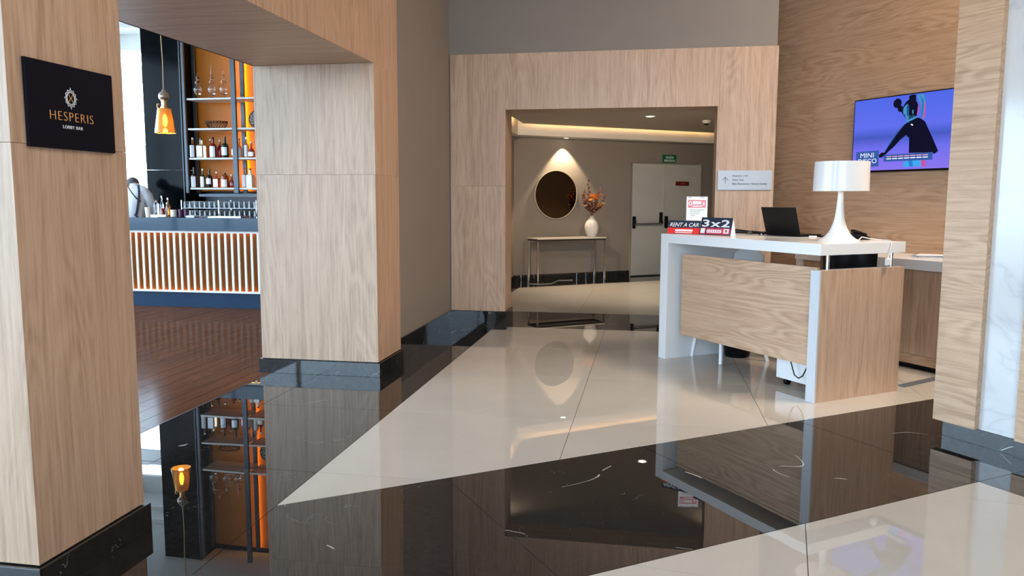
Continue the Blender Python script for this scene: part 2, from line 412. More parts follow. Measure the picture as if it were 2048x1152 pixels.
tiles([X_gt(-2.02), X_lt(1.2), V_gt(11.04), V_lt(11.9)], (D2.x, D2.y), (D1.x, D1.y), 5.0, 11.04, T, 0.9, marble_k)
tiles([X_gt(XB), V_gt(2.385), V_lt(3.577), U_lt(7.2)], (D2.x, D2.y), (D1.x, D1.y), 1.374, 2.385, T, 1.192, marble_k)
tiles([X_gt(XB), V_lt(2.385), U_lt(3.76), Y_gt(-4.5)], (0.987, -0.160), (0.160, 0.987), 0.134, 2.877, T, T, cream)
tiles([V_lt(2.385), U_gt(3.76), U_lt(4.6), Y_gt(-4.5)], (D2.x, D2.y), (D1.x, D1.y), 3.76, 1.19, T, T, marble_k)
# bar parquet, plank by plank where it is in view; further off one sheet
MB().box(-10, XW, -4.5, 2.6, -0.006, 0.0).build('parquet_sheet', parq, floor)
MB().box(-10, -6.93, 2.6, 13.5, -0.006, 0.0).build('parquet_sheet', parq, floor)
MB().box(-6.93, XW, 9.2, 13.5, -0.006, 0.0).build('parquet_sheet', parq, floor)
x = XW-0.002; k = 0
pm = {}
while x > -6.93:
    y = 2.6-(k*0.57 % 1.6)
    while y < 9.2:
        y0, y1 = max(2.6, y), min(9.2, y+1.6)
        if y1-y0 > 0.05:
            MB().box(x-0.1420, x, y0+0.001, y1-0.001, -0.006, random.uniform(-0.0004, 0.0003)).build('plank', parq, floor)
        y += 1.6
    x -= 0.1455; k += 1
MB().box(XW-0.003, XW+0.005, 2.9, 5.8, -0.006, 0.0015).build('edge_trim', trim_dark, floor)
MB().box(0, 0.05, 0, 1.1, 0, 0.012).build('floor_strip', strip_blue, floor, loc=(1.874, 6.225, 0), rz=math.atan2(0.361, 0.389)-PI/2)

# --- wall on the left: two wood-clad piers with a lintel, then grey plaster
wl = struct('wall_left')
XF = -2.08
def pier(y0, y1):
    MB().box(-3.045, XF-0.0155, y0+0.0152, y1-0.0152, 0, 2.42).build('pier_core', grey_paint, wl)
    for (z0, z1) in ((0.117, 1.5792), (1.5804, 2.413)):
        MB().box(XF-0.015, XF, y0, y1, z0, z1, 0.0006).build('panel', oak_v, wl)
        MB().box(-3.045, XF-0.0152, y0+0.0005, y0+0.015, z0, z1, 0.0006).build('panel', oak_v, wl)
        MB().box(-3.045, XF-0.0152, y1-0.015, y1-0.0005, z0, z1, 0.0006).build('panel', oak_v, wl)
        MB().box(-3.06, -3.0452, y0, y1, z0, z1, 0.0006).build('panel', oak_v, wl)
pier(2.295, 2.875); pier(5.79, 6.36)
MB().box(-3.045, XF-0.015, 2.30, 6.345, 2.425, 5.0).build('lintel_core', grey_paint, wl)
ys = [2.295, 3.12, 3.95, 4.777, 5.785, 6.36]
for a, b in zip(ys[:-1], ys[1:]):
    MB().box(XF-0.015, XF, a+0.0004, b-0.0004, 2.4135, 3.8, 0.0006).build('panel', oak_v, wl)
    MB().box(XF-0.015, XF, a+0.001, b-0.001, 3.803, 5.0, 0.001).build('panel', oak_v, wl)
MB().box(-3.06, -3.045, 2.295, 6.36, 2.4135, 5.0).build('panel', oak_v, wl)
MB().box(-3.045, XF-0.0152, 2.2955, 2.30, 2.4135, 5.0).build('panel', oak_v, wl)
for a, b in ((2.876, 3.6), (3.6, 4.317), (4.317, 5.2), (5.2, 5.789)):
    MB().box(-3.06, XF-0.0152, a+0.0004, b-0.0004, 2.4135, 2.425, 0.0005).build('soffit_panel', oak_x, wl)
MB().box(-3.0, -2.115, 6.36, 8.57, 0, 5.0).build('plaster', grey_paint, wl)
MB().box(-3.0, -2.25, 8.57, 13.4, 0, 5.0).build('plaster', grey_paint, wl)
MB().box(-3.0, -2.25, 13.4, 13.6, 0, 5.0).build('plaster', grey_paint, wl)
bl = struct('baseboard_left')
MB().box(-3.08, XF+0.018, 2.275, 2.895, 0, 0.112, 0.0015).build('skirting_block', marble_base, bl)
MB().box(-3.08, XF+0.018, 5.772, 6.378, 0, 0.112, 0.0015).build('skirting_block', marble_base, bl)
MB().box(-2.115, -2.098, 6.378, 8.17, 0, 0.195, 0.001).build('skirting', marble_base, bl)
MB().box(-2.25, -2.235, 8.59, 13.1, 0, 0.105, 0.001).build('skirting', marble_base, bl)

# --- wall at the back: wood portal under grey plaster
wb = struct('wall_back')
YP = 8.19
MB().box(-2.115, -1.53, YP+0.016, 8.555, 0, 5.0).build('wall_core', grey_paint, wb)
MB().box(0.657, 1.185, YP+0.016, 8.555, 0, 5.0).build('wall_core', grey_paint, wb)
MB().box(-1.53, 0.657, YP+0.016, 8.555, 2.335, 5.0).build('wall_core', grey_paint, wb)
for (x0, x1, z0, z1) in ((-2.10, -1.5098, 0.197, 1.5310), (-2.10, -1.5098, 1.5322, 2.89), (-1.509, -0.4304, 2.32, 2.89), (-0.4296, 0.6499, 2.32, 2.89), (0.6506, 1.2, 0.9, 2.89), (0.637, 1.2, 0.197, 0.8985)):
    MB().box(x0, x1, YP, YP+0.016, z0, z1, 0.0008).build('panel', oak_v, wb)
MB().box(0.637, 0.6505, YP, YP+0.016, 0.9, 2.3195, 0.0008).build('panel', oak_v, wb)
MB().box(1.185, 1.2, YP+0.016, 8.57, 0.0, 2.89).build('panel', oak_v, wb)
MB().box(-1.53, -1.512, YP+0.017, 8.57, 0.197, 2.334, 0.0008).build('jamb_panel', oak_v, wb)
MB().box(0.639, 0.657, YP+0.017, 8.57, 0.197, 2.334, 0.0008).build('jamb_panel', oak_v, wb)
MB().box(-1.512, 0.639, YP+0.017, 8.57, 2.322, 2.335, 0.0008).build('head_panel', oak_x, wb)
bb = struct('baseboard_back')
MB().box(-2.098, -1.495, YP-0.018, YP+0.016, 0, 0.195, 0.0012).build('skirting', marble_base, bb)
MB().box(-1.53, -1.495, YP+0.016, 8.585, 0, 0.195, 0.0012).build('skirting', marble_base, bb)
MB().box(0.622, 1.2, YP-0.018, YP+0.016, 0, 0.195, 0.0012).build('skirting', marble_base, bb)
MB().box(0.622, 0.657, YP+0.016, 8.585, 0, 0.195, 0.0012).build('skirting', marble_base, bb)

# --- corridor beyond the portal
wc = struct('wall_corridor_back', rz=A)
MB().box(5.2, 10.6, 11.845, 12.05, 0, 2.9).build('plaster', grey_paint, wc)
bc = struct('baseboard_corridor', rz=A)
MB().box(5.2, 8.135, 11.828, 11.845, 0, 0.112, 0.001).build('skirting', marble_base, bc)
MB().box(9.66, 10.6, 11.828, 11.845, 0, 0.112, 0.001).build('skirting', marble_base, bc)
wr2 = struct('wall_corridor_right')
MB().box(1.15, 1.2, 8.57, 16.2, 0, 5.0).build('plaster', grey_paint, wr2)
cc = struct('ceiling_corridor')
P = region([X_gt(-2.03), X_lt(1.15), Y_gt(8.56), V_lt(11.40)])
MB().poly([(p[0], p[1], 2.63) for p in P], 0.035).build('ceiling_raft', taupe_ceiling, cc)
P = region([X_gt(-2.3), X_lt(1.2), Y_gt(8.5), V_lt(12.0)])
MB().poly([(p[0], p[1], 3.0) for p in P], 0.10).build('upper_slab', white_paint, cc)
P = region([X_gt(-2.25), X_lt(1.15), V_gt(11.5), V_lt(11.845)])
MB().poly([(p[0], p[1], 2.9) for p in P], 0.48).build('bulkhead', white_paint, cc)
P = region([X_gt(-2.25), X_lt(-2.13), Y_gt(8.57), V_lt(11.5)])
MB().poly([(p[0], p[1], 2.9) for p in P], 0.48).build('bulkhead', white_paint, cc)
led = thing('cove_light', 'warm strip light hidden in the ceiling cove beyond the portal', 'light')
MB().tube([W(5.85, 11.37, 2.655), W(10.0, 11.37, 2.655)], 0.012, 6).build('led_strip', led_warm, led)
MB().tube([(-2.0, 8.7, 2.655), (-2.0, 12.3, 2.655)], 0.012, 6).build('led_strip', led_warm, led)

# --- wall on the right: horizontal oak planks behind the desk
wr = struct('wall_right', rz=A)
MB().box(6.445, 6.6, -1.5, 6.85, 0, 5.0).build('wall_core', grey_paint, wr)
random.seed(3)
rows = 26; z = 0.0
for r in range(rows):
    z0, z1 = r*0.192, min(5.0, (r+1)*0.192); y = 6.84+random.uniform(0, 1.1)
    while y > 1.5:
        a, b = max(1.5, y-1.28), min(6.84, y)
        if b-a > 0.02: MB().box(6.42, 6.445, a+0.0002, b-0.0002, z0+0.0002, z1-0.0002, 0.0004).build('plank', oak_y, wr)
        y -= 1.28
# --- pier at the right: oak slabs and white marble over a black plinth
wf = struct('wall_front', rz=A)
MB().box(4.345, 4.62, -9.0, 2.985, 0, 5.0).build('wall_core', grey_paint, wf)
for (a, b) in ((2.77, 3.03), (1.5, 2.545)):
    for r in range(27):
        z0 = 0.093 if r == 0 else r*0.192-0.05; z1 = min(5.0, (r+1)*0.192-0.05)
        if z1-z0 > 0.01: MB().box(4.29, 4.345, a, b, z0+0.0002, z1-0.0002, 0.0004).build('plank', oak_y, wf)
MB().box(4.345, 4.60, 2.985, 3.0, 0.093, 5.0).build('return_panel', oak_v, wf)
MB().box(4.327, 4.345, 2.546, 2.769, 0.093, 5.0).build('marble_panel', marble_w, wf)
for (a, b) in ((-0.2, 1.49), (-2.0, -0.21), (-4.0, -2.01), (-6.0, -4.01)):
    MB().box(4.327, 4.345, a, b, 0.093, 5.0).build('panel', oak_v, wf)
bf = struct('baseboard_front', rz=A)
MB().box(4.322, 4.345, 2.555, 2.985, 0, 0.092, 0.001).build('skirting', marble_base, bf)
MB().box(4.30, 4.345, 1.4, 2.553, 0, 0.092, 0.001).build('skirting', marble_base, bf)
MB().box(4.322, 4.345, -6, 1.398, 0, 0.092, 0.001).build('skirting', marble_base, bf)

# --- ceilings, outer walls and their windows
ce = struct('ceiling')
MB().box(-3.06, 9.5, -4.5, 9.4, 5.0, 5.15).build('lobby_ceiling', white_paint, ce)
MB().box(-10.0, -3.06, -4.5, 13.6, 4.4, 4.55).build('bar_ceiling', white_paint, ce)
MB().box(-3.08, -3.06, -4.5, 6.4, 4.4, 5.15).build('ceiling_step', white_paint, ce)
for k in range(2): MB().box(-10, -7.65, 12.2+k*0.5, 12.26+k*0.5, 4.33, 4.4).build('ceiling_batten', white_slat, ce)
wbar = struct('wall_bar')
MB().box(-7.0, -3.0, 11.45, 11.65, 0, 4.4).build('plaster', black_matt, wbar)
MB().box(-7.0, -2.25, 13.5, 13.7, 0, 4.4).build('plaster', white_paint, wbar)
MB().box(-7.62, -6.985, 11.0, 11.65, 0.0, 1.815, 0.002).build('black_panel', black_gloss, wbar)
MB().box(-7.62, -6.985, 11.0, 11.65, 1.82, 4.4, 0.002).build('black_panel', black_gloss, wbar)
MB().box(-7.0, -6.985, 10.985, 11.0, 0, 4.4).build('edge_strip', dark_steel, wbar)
def window(nm, fx, fy, n, span, z0, z1, depth=0.08, bars=()):
    # fx: origin, fy: direction along the wall (unit), window lies in that vertical plane
    wn = struct(nm); o = Vector(fx); d = Vector(fy); nn = Vector((-d.y, d.x, 0)); L = span/n
    def bar(a, b, za, zb, name, mat, th):
        m = Matrix((d, nn, Vector((0, 0, 1)))).transposed().to_4x4(); m.translation = o
        MB().box(a, b, -th/2, th/2, za, zb, mat=m).build(name, mat, wn)
    for k in range(n+1): bar(k*L-0.03, k*L+0.03, z0, z1, 'mullion', white_slat, depth)
    for zz in (z0, z1-0.06)+tuple(bars): bar(0, span, zz, zz+0.06, 'transom', white_slat, depth*0.9)
    for k in range(n): bar(k*L+0.03, (k+1)*L-0.03, z0+0.06, z1-0.06, 'pane', pane_m, 0.006)
    return wn
window('window_1', (1.9, -4.5, 0), (-1, 0, 0), 3, 4.5, 0.12, 4.3)
MB().box(1.93, 9.6, -4.6, -4.5, 0, 4.3).build('plaster', white_paint, struct('wall_outer_lobby'))
window('window_4', (-4.3, -1.5, 0), (-1, 0, 0), 3, 5.7, 0.12, 4.3)
MB().box(-4.27, -2.6, -1.6, -1.5, 0, 4.3).build('plaster', grey_paint, struct('wall_outer_bar'))
window('window_2', (-10.0, -1.5, 0), (0, 1, 0), 7, 15.0, 0.12, 4.2)
w3 = window('window_3', (-10.0, 13.5, 0), (1, 0, 0), 2, 3.0, 0.7, 4.12)
MB().box(-10.0, -7.0, 13.42, 13.5, 3.50, 3.80).build('transom', white_slat, w3)
MB().box(-10.0, -7.0, 13.42, 13.5, 2.05, 2.36).build('transom', shelf_white, w3)
wh = struct('wall_outer')
MB().box(-2.7, 9.6, -4.6, -4.5, 4.3, 5.15).build('plaster', white_paint, wh)
MB().box(-2.7, -2.6, -4.5, -1.5, 0, 5.15).build('plaster', white_paint, wh)
MB().box(-10.1, -2.6, -1.6, -1.5, 4.3, 5.15).build('plaster', white_paint, wh)
MB().box(-10.1, -10.0, -4.6, 13.6, 4.2, 4.55).build('plaster', white_paint, wh)
MB().box(-10.1, -7.0, 13.5, 13.6, 4.12, 4.55).build('plaster', white_paint, wh)
MB().box(-10.1, -7.0, 13.5, 13.6, 0, 0.7).build('plaster', white_paint, wh)
MB().box(9.5, 9.6, -4.6, 16.5, 0, 5.15).build('plaster', white_paint, wh)
MB().box(1.2, 9.6, 9.35, 9.4, 0, 5.15).build('plaster', white_paint, wh)
te = tag(MB().box(-40, 40, -40, 40, -0.5, -0.2).build('terrace', concrete), kind='structure')

# ================================================================ signs on the walls
sg = thing('wall_sign', 'dark navy square lobby bar sign with gold lettering on the left wood pier', 'sign')
MB().box(XF+0.001, XF+0.012, 2.362, 2.797, 1.571, 1.867, 0.001).build('sign_panel', navy, sg)
XS = XF+0.0122; Yd, Zd = (0, 1, 0), (0, 0, 1)
text('HESPERIS', gold_ink, sg, (XS, 2.463, 1.672), Yd, Zd, 0.216, 0.031, bold=-0.021, spacing=1.16)
text('LOBBY BAR', white_ink, sg, (XS, 2.522, 1.6445), Yd, Zd, 0.099, 0.0115, bold=-0.004, spacing=1.2)
em = MB()
def oval(a, b, n=40, wob=0.0, cyc=16): return [(XS, 2.569+(a+wob*math.cos(cyc*t))*math.cos(t), 1.7535+(b+wob*math.cos(cyc*t))*math.sin(t)) for t in [2*PI*k/n for k in range(n)]]
em.tube(oval(0.0185, 0.0205), 0.0011, 5, True); em.tube(oval(0.0215, 0.0245, 64, 0.0012, 16), 0.0009, 5, True); em.tube(oval(0.0262, 0.0295, 96, 0.0020, 12), 0.0010, 5, True)
for k in range(12):
    t = 2*PI*k/12; em.tube([(XS, 2.569+0.0275*math.cos(t), 1.7535+0.031*math.sin(t)), (XS, 2.569+(0.030+0.003*(k % 3 == 0))*math.cos(t), 1.7535+(0.034+0.004*(k % 3 == 0))*math.sin(t))], 0.0011, 5)
em.build('emblem_ring', white_ink, sg)
mo = MB()
for s in (-1, 1): mo.ribbon([(XS+0.001, 2.569+s*(0.003+0.007*abs(t)**1.6), 1.7535+t*0.0125) for t in [k/5-1 for k in range(11)]], (1, 0, 0), 0.0018, 0.001)
mo.ribbon([(XS+0.001, 2.566, 1.7535), (XS+0.001, 2.572, 1.7535)], (1, 0, 0), 0.0025, 0.001)
mo.build('emblem_monogram', gold_ink, sg)

ds = thing('direction_sign', 'silver metal direction sign with an arrow on the wood portal wall', 'sign')
YS = YP-0.0125
MB().box(0.659, 1.180, YP-0.012, YP-0.001, 1.494, 1.686, 0.001).build('sign_plate', alu, ds)
Xd = (1, 0, 0)
for b_, x_, z_, w_, h_ in (('Ascensor | Lift', 0.798, 1.621, 0.150, 0.020), ('Teens Club', 0.798, 1.584, 0.110, 0.017), ('Salas Reuniones / Events Center', 0.798, 1.545, 0.340, 0.019)):
    text(b_, dark_ink, ds, (x_, YS, z_), Xd, Zd, w_, h_, bold=0.004)
ar = MB()
ar.ribbon([(0.732, YS-0.0005, 1.557), (0.732, YS-0.0005, 1.617)], (0, -1, 0), 0.0045, 0.001)
for s in (-1, 1): ar.ribbon([(0.732, YS-0.0005, 1.619), (0.732+s*0.029, YS-0.0005, 1.588)], (0, -1, 0), 0.0045, 0.001)
ar.build('arrow', dark_ink, ds)

# ================================================================ corridor: door, exit sign, mirror, console, vase
dr = struct('door_1', rz=A)
MB().box(8.12, 8.136, 11.80, 11.85, 0, 2.045).build('door_frame', grey_paint, dr)
MB().box(9.645, 9.675, 11.80, 11.85, 0, 2.055).build('door_frame', door_paint, dr)
MB().box(8.12, 9.675, 11.80, 11.85, 2.033, 2.048).build('door_frame', grey_paint, dr)
for (a, b) in ((8.137, 8.800), (8.812, 9.643)):
    lf = MB().box(a, b, 11.795, 11.84, 0.02, 2.031, 0.003).build('door_leaf', door_paint, dr)
for a in (8.798, 8.816): MB().box(a, a+0.016, 11.782, 11.796, 0.02, 2.03, 0.002).build('edge_strip', door_paint, dr)
def panic(a0, a1, s):
    for a, zt in ((a0, 1.03), (a1, 1.10)):
        q = MB(); q.box(a-0.025, a+0.025, 11.745, 11.80, zt-0.24+0.08, zt+0.06, 0.012); q.build('panic_bracket', black_matt, dr)
    q = MB(); q.tube([(a0, 11.73, 0.955), (a1, 11.73, 0.955)], 0.016, 10); q.build('push_bar', steel, dr)
    for a in (a0, a1):
        q = MB(); q.tube([(a, 11.77, 1.06), (a, 11.735, 1.0), (a, 11.73, 0.955)], [0.018, 0.017, 0.018], 8); q.build('panic_arm', black_matt, dr)
panic(8.165, 8.755, 1); panic(8.875, 9.58, -1)
MB().box(9.085, 9.388, 11.788, 11.795, 1.645, 1.723, 0.001).build('notice_plate', darkred, dr)
text('EMPUJAR', gold_ink, dr, (9.19, 11.7875, 1.677), Xd, Zd, 0.10, 0.012)
ex = thing('exit_sign', 'small green emergency exit sign above the grey double door', 'sign', rz=A)
MB().box(8.812, 9.115, 11.83, 11.845, 2.062, 2.205, 0.001).build('sign_plate', green_sign, ex)
text('SALIDA', white_ink, ex, (8.872, 11.8295, 2.135), Xd, Zd, 0.18, 0.045, bold=0.01)
text('EMERGENCIA', white_ink, ex, (8.838, 11.8295, 2.082), Xd, Zd, 0.25, 0.036, bold=0.01)

mi = thing('round_mirror', 'round bronze wall mirror with a thin pale rim above the console', 'mirror', rz=A)
rot = Matrix.Rotation(PI/2, 4, 'X')
q = MB(); q.lathe([(0.0, 0.0), (0.405, 0.0), (0.405, 0.022), (0.0, 0.022)], 64); bmesh.ops.transform(q.bm, matrix=Matrix.Translation((6.585, 11.842, 1.468)) @ rot, verts=q.bm.verts); q.build('mirror_disc', mirror_glass, mi)
q = MB(); q.lathe([(0.404, 0.0), (0.415, 0.0), (0.415, 0.034), (0.404, 0.034), (0.404, 0.0)], 64, cap=False); bmesh.ops.transform(q.bm, matrix=Matrix.Translation((6.585, 11.843, 1.468)) @ rot, verts=q.bm.verts); q.build('rim', mirror_rim, mi)

ct = thing('console_table', 'slim console table with pale top and chrome legs below the mirror', 'table', rz=A)
MB().box(5.985, 7.315, 11.355, 11.715, 0.732, 0.752, 0.002).build('table_top', stone_top, ct)
q = MB()
for (a, b, c, d) in ((5.99, 7.31, 11.36, 11.385), (5.99, 7.31, 11.685, 11.71), (5.99, 6.015, 11.385, 11.685), (7.285, 7.31, 11.385, 11.685)): q.box(a, b, c, d, 0.705, 0.732)
q.build('apron', trim_dark, ct)
for a in (5.99, 7.285):
    for b in (11.36, 11.685): MB().box(a, a+0.025, b, b+0.025, 0, 0.705, 0.001).build('leg', steel, ct)
vs = thing('vase', 'white ceramic bottle vase on the right end of the console table', 'vase', W(7.125, 11.53, 0.752))
MB().lathe([(0.0, 0), (0.058, 0), (0.085, 0.03), (0.112, 0.09), (0.124, 0.15), (0.119, 0.20), (0.098, 0.255), (0.062, 0.30), (0.034, 0.33), (0.030, 0.35), (0.030, 0.355), (0.024, 0.355), (0.024, 0.32)], 32, cap=False).build('vase_body', ceramic, vs)
MB().tube([(-0.018, -0.10, 0.25), (-0.012, -0.115, 0.23), (-0.016, -0.122, 0.20)], 0.003, 6).build('thread', dark_ink, vs)
fl = thing('dried_bouquet', 'rust and orange dried flower bouquet standing in the white vase', 'flowers', W(7.125, 11.53, 1.107))
rnd = random.Random(11)
right = R_.copy(); right.z = 0; right.normalize()
def leafpatch(mb, c, d, l, wd):
    d = Vector(d).normalized(); a = d.cross(Vector((rnd.uniform(-1, 1), rnd.uniform(-1, 1), rnd.uniform(-1, 1)))).normalized(); b = d.cross(a)*0.15
    c = Vector(c); mb._add([c, c+d*l*0.5+a*wd+b*wd, c+d*l, c+d*l*0.5-a*wd+b*wd, c+d*l*0.5+b*wd*2.2], [(0, 1, 4), (1, 2, 4), (2, 3, 4), (3, 0, 4)])
stems = [(-0.07, 0.60, 'dark'), (-0.13, 0.46, 'rust'), (-0.17, 0.36, 'dark'), (0.13, 0.47, 'rust'), (0.22, 0.33, 'dark'), (0.06, 0.37, 'rust'), (-0.02, 0.42, 'dark'), (0.15, 0.22, 'dark'), (0.08, 0.28, 'dark'), (-0.10, 0.25, 'dark')]
for dx, h, kd in stems:
    q = MB(); base = Vector((0, 0, -0.12)); tip = right*dx+Vector((0, 0, h))+Vector((-right.y, right.x, 0))*rnd.uniform(-0.06, 0.06)
    pts = [base.lerp(Vector((0, 0, 0.02)), t*2) if t < 0.5 else Vector((0, 0, 0.02)).lerp(tip, (t-0.5)*2)+right*dx*0.25*math.sin((t-0.5)*2*PI) for t in [k/8 for k in range(9)]]
    q.tube(pts, 0.0025, 5)
    st = q.build('stem', leaf_dark, fl)
    q = MB()
    for k in range(30):
        t = rnd.uniform(0.15, 1.0); p = Vector((0, 0, 0.02)).lerp(tip, t)+right*dx*0.25*math.sin(t*PI)
        ang = rnd.uniform(0, 2*PI); d = Vector((math.cos(ang), math.sin(ang), rnd.uniform(0.3, 1.0)))
        leafpatch(q, p, d, (0.055 if t < 0.8 else 0.035)*(1.3-t*0.5), 0.013)
    tag(q.build('leaf_spray', leaf_dark if kd == 'dark' else leaf_mid, st), kind='stuff')
for (dx, h, r, mt, n) in ((0.02, 0.30, 0.082, petal, 46), (0.14, 0.175, 0.05, petal, 24), (0.145, 0.36, 0.032, petal, 14), (-0.11, 0.34, 0.034, petal, 12), (0.19, 0.215, 0.03, petal_pale, 12), (-0.10, 0.17, 0.03, petal_pale, 10), (0.03, 0.085, 0.02, petal_pale, 8)):
    q = MB(); c = right*dx+Vector((0, 0, h))+Vector((right.y, -right.x, 0))*0.05
    for k in range(n):
        a = rnd.uniform(0, 2*PI); e = rnd.uniform(-0.4, 1.4); d = Vector((math.cos(a)*math.cos(e), math.sin(a)*math.cos(e), math.sin(e)))
        leafpatch(q, c+d*r*0.25, d, r*0.85, r*0.24)
    q.build('bloom', mt, fl)
cb = thing('white_cable', 'thin white cable lying on the black floor under the console table', 'cable')
MB().tube([W(5.9, 11.45, 0.006), W(6.05, 11.3, 0.006), W(6.25, 11.35, 0.006), W(6.5, 11.62, 0.006), W(6.6, 11.72, 0.006), W(6.85, 11.68, 0.006)], 0.0028, 6).build('cord', white_lac, cb)
def downlight(label, loc, r, spot=None):
    t = thing('downlight', label, 'light', loc)
    MB().lathe([(r*0.85, -0.002), (r*1.15, -0.006), (r*1.15, 0.0), (r*0.85, 0.0), (r*0.85, -0.002)], 24, cap=False).build('trim_ring', white_lac, t)
    MB().lathe([(0, -0.0025), (r*0.85, -0.0025), (r*0.85, 0.0), (0, 0.0)], 24).build('lamp_disc', lamp_disc, t)
    return t
downlight('round recessed downlight in the corridor ceiling, nearer the portal', (-0.036, 11.794, 2.595), 0.07)
downlight('round recessed downlight close to the wall above the round mirror', W(6.70, 11.70, 2.42), 0.05)
sl = bpy.data.lights.new('mirror_spot', 'SPOT'); sl.energy = 130; sl.color = (1, 0.76, 0.48); sl.spot_size = math.radians(84); sl.spot_blend = 0.35; sl.shadow_soft_size = 0.02
so = bpy.data.objects.new('mirror_spot', sl); so.location = W(6.72, 11.70, 2.40); so.rotation_euler = (0, 0, 0); COL.objects.link(so)
sl = bpy.data.lights.new('corridor_spot', 'SPOT'); sl.energy = 200; sl.color = (1, 0.82, 0.6); sl.spot_size = math.radians(95); sl.spot_blend = 0.8; sl.shadow_soft_size = 0.05
so = bpy.data.objects.new('corridor_spot', sl); so.location = (-0.036, 11.794, 2.56); COL.objects.link(so)
for (x_, y_) in ((-1.98, 9.3), (0.98, 9.4)):  # extra spots hidden behind the portal, added to lift the corridor's end wall
    sl = bpy.data.lights.new('corridor_spot', 'SPOT'); sl.energy = 270; sl.color = (1, 0.80, 0.60); sl.spot_size = math.radians(110); sl.spot_blend = 1.0; sl.shadow_soft_size = 0.08
    so = bpy.data.objects.new('corridor_spot', sl); so.location = (x_, y_, 2.57); COL.objects.link(so); so.rotation_euler = (Vector((0.2, 14.6, 0.9))-so.location).to_track_quat('-Z', 'Y').to_euler()
sm = thing('motion_sensor', 'small white sensor with a black lens on the corridor ceiling', 'sensor', (0.812, 12.506, 2.595))
MB().lathe([(0, -0.05), (0.035, -0.05), (0.055, -0.035), (0.065, -0.01), (0.065, 0), (0, 0)], 24).build('housing', shelf_white, sm)
MB().lathe([(0, -0.075), (0.03, -0.070), (0.044, -0.050), (0, -0.045)], 16).build('lens', black_matt, sm)

# ================================================================ reception desk group (reception grid)
dk = thing('reception_desk', 'white reception desk with an oak modesty panel and oak side panel', 'desk', rz=A)
MB().box(4.19, 5.03, 3.846, 5.624, 1.022, 1.10, 0.002).build('desk_top', white_lac, dk)
MB().box(4.19, 5.03, 5.524, 5.624, 0, 1.0215, 0.002).build('end_panel', white_lac, dk)
MB().box(4.24, 4.262, 3.915, 5.385, 0.238, 0.934, 0.001).build('front_panel', oak_y, dk)
MB().box(4.205, 5.03, 3.846, 3.864, 0.0, 0.92, 0.0008).build('side_panel', oak_v, dk)
tag(MB().box(4.19, 5.03, 3.865, 3.925, 0.0, 0.919, 0.001).build('side_core', silver_edge, dk))
MB().box(4.19, 4.2045, 3.846, 3.8645, 0.0, 0.919, 0.0008).build('edge_strip', silver_edge, dk)
for u in (4.302, 4.936): MB().tube([(u, 3.885, 0.9185), (u, 3.885, 1.022)], 0.013, 14).build('standoff_post', steel, dk)
for v in (4.05, 5.25): MB().box(4.262, 4.50, v, v+0.03, 0.86, 0.90).build('bracket', alu, dk)

lp = thing('table_lamp', 'white trumpet-base table lamp with a drum shade on the desk corner', 'lamp', W(4.665, 4.125, 1.1))
MB().lathe([(0, 0), (0.142, 0), (0.145, 0.004), (0.140, 0.008), (0.118, 0.018), (0.095, 0.035), (0.074, 0.060), (0.056, 0.095), (0.042, 0.135), (0.033, 0.175), (0.027, 0.23), (0.022, 0.29), (0.019, 0.34), (0.018, 0.38), (0, 0.38)], 48).build('lamp_base', white_lac, lp)
MB().lathe([(0.190, 0.362), (0.1915, 0.362), (0.1875, 0.572), (0.186, 0.572), (0.190, 0.362)], 56, cap=False).build('lamp_shade', white_lac, lp)
q = MB(); q.lathe([(0, 0.375), (0.03, 0.375), (0.03, 0.385), (0, 0.385)], 20)
for k in range(3):
    t = 2*PI*k/3; q.tube([(0, 0, 0.40), (0.188*math.cos(t), 0.188*math.sin(t), 0.42)], 0.003, 6)
q.build('shade_holder', white_lac, lp)
MB().lathe([(0.0, 0.38), (0.018, 0.38), (0.03, 0.44), (0.032, 0.48), (0.02, 0.52), (0, 0.53)], 20).build('bulb', ceramic, lp)
cd = thing('lamp_cord', 'white lamp cord with an inline switch hanging over the desk edge', 'cord', rz=A)
pts = [(4.80, 4.06, 1.108), (4.83, 4.06, 1.128), (4.90, 4.10, 1.122), (4.96, 4.10, 1.112), (4.99, 4.02, 1.105), (4.93, 3.90, 1.106), (4.87, 3.835, 1.10), (4.85, 3.828, 1.06), (4.838, 3.828, 1.01), (4.832, 3.83, 0.985)]
MB().tube(pts, 0.004, 8).build('cord', white_lac, cd)
MB().box(4.812, 4.850, 3.815, 3.842, 0.935, 0.988, 0.006).build('inline_switch', white_lac, cd)
MB().tube([(4.83, 3.83, 0.938), (4.836, 3.838, 0.925), (4.842, 3.85, 0.922)], 0.0025, 6).build('cord', white_lac, cd)

lt = thing('laptop', 'open black laptop seen from behind on the reception desk', 'laptop', rz=A)
B0 = (4.848, 1.103); T0 = (4.778, 1.334)
MB().poly([(B0[0], 5.043, B0[1]), (B0[0], 4.669, B0[1]), (T0[0], 4.669, T0[1]), (T0[0], 5.043, T0[1])], 0.008, (-0.957, 0, -0.29)).build('screen_lid', black_matt, lt)
MB().box(4.85, 5.09, 4.672, 5.04, 1.102, 1.118, 0.003).build('keyboard_base', black_matt, lt)
ph = thing('desk_phone', 'black wedge-shaped desk phone behind the table lamp', 'phone', rz=A)
MB().poly([(4.90, 4.14, 1.10), (5.02, 4.14, 1.10), (5.02, 4.14, 1.118), (4.90, 4.14, 1.150), ], 0.001, (0, -1, 0)).build('side_face', black_matt, ph)
q = MB(); m = Matrix.Translation((4.93, 4.22, 1.125)) @ Matrix.Rotation(math.radians(12), 4, 'Y') @ Matrix.Rotation(math.radians(8), 4, 'Z')
q.box(-0.085, 0.10, -0.075, 0.075, -0.012, 0.014, 0.008, mat=m); q.build('phone_body', black_matt, ph)
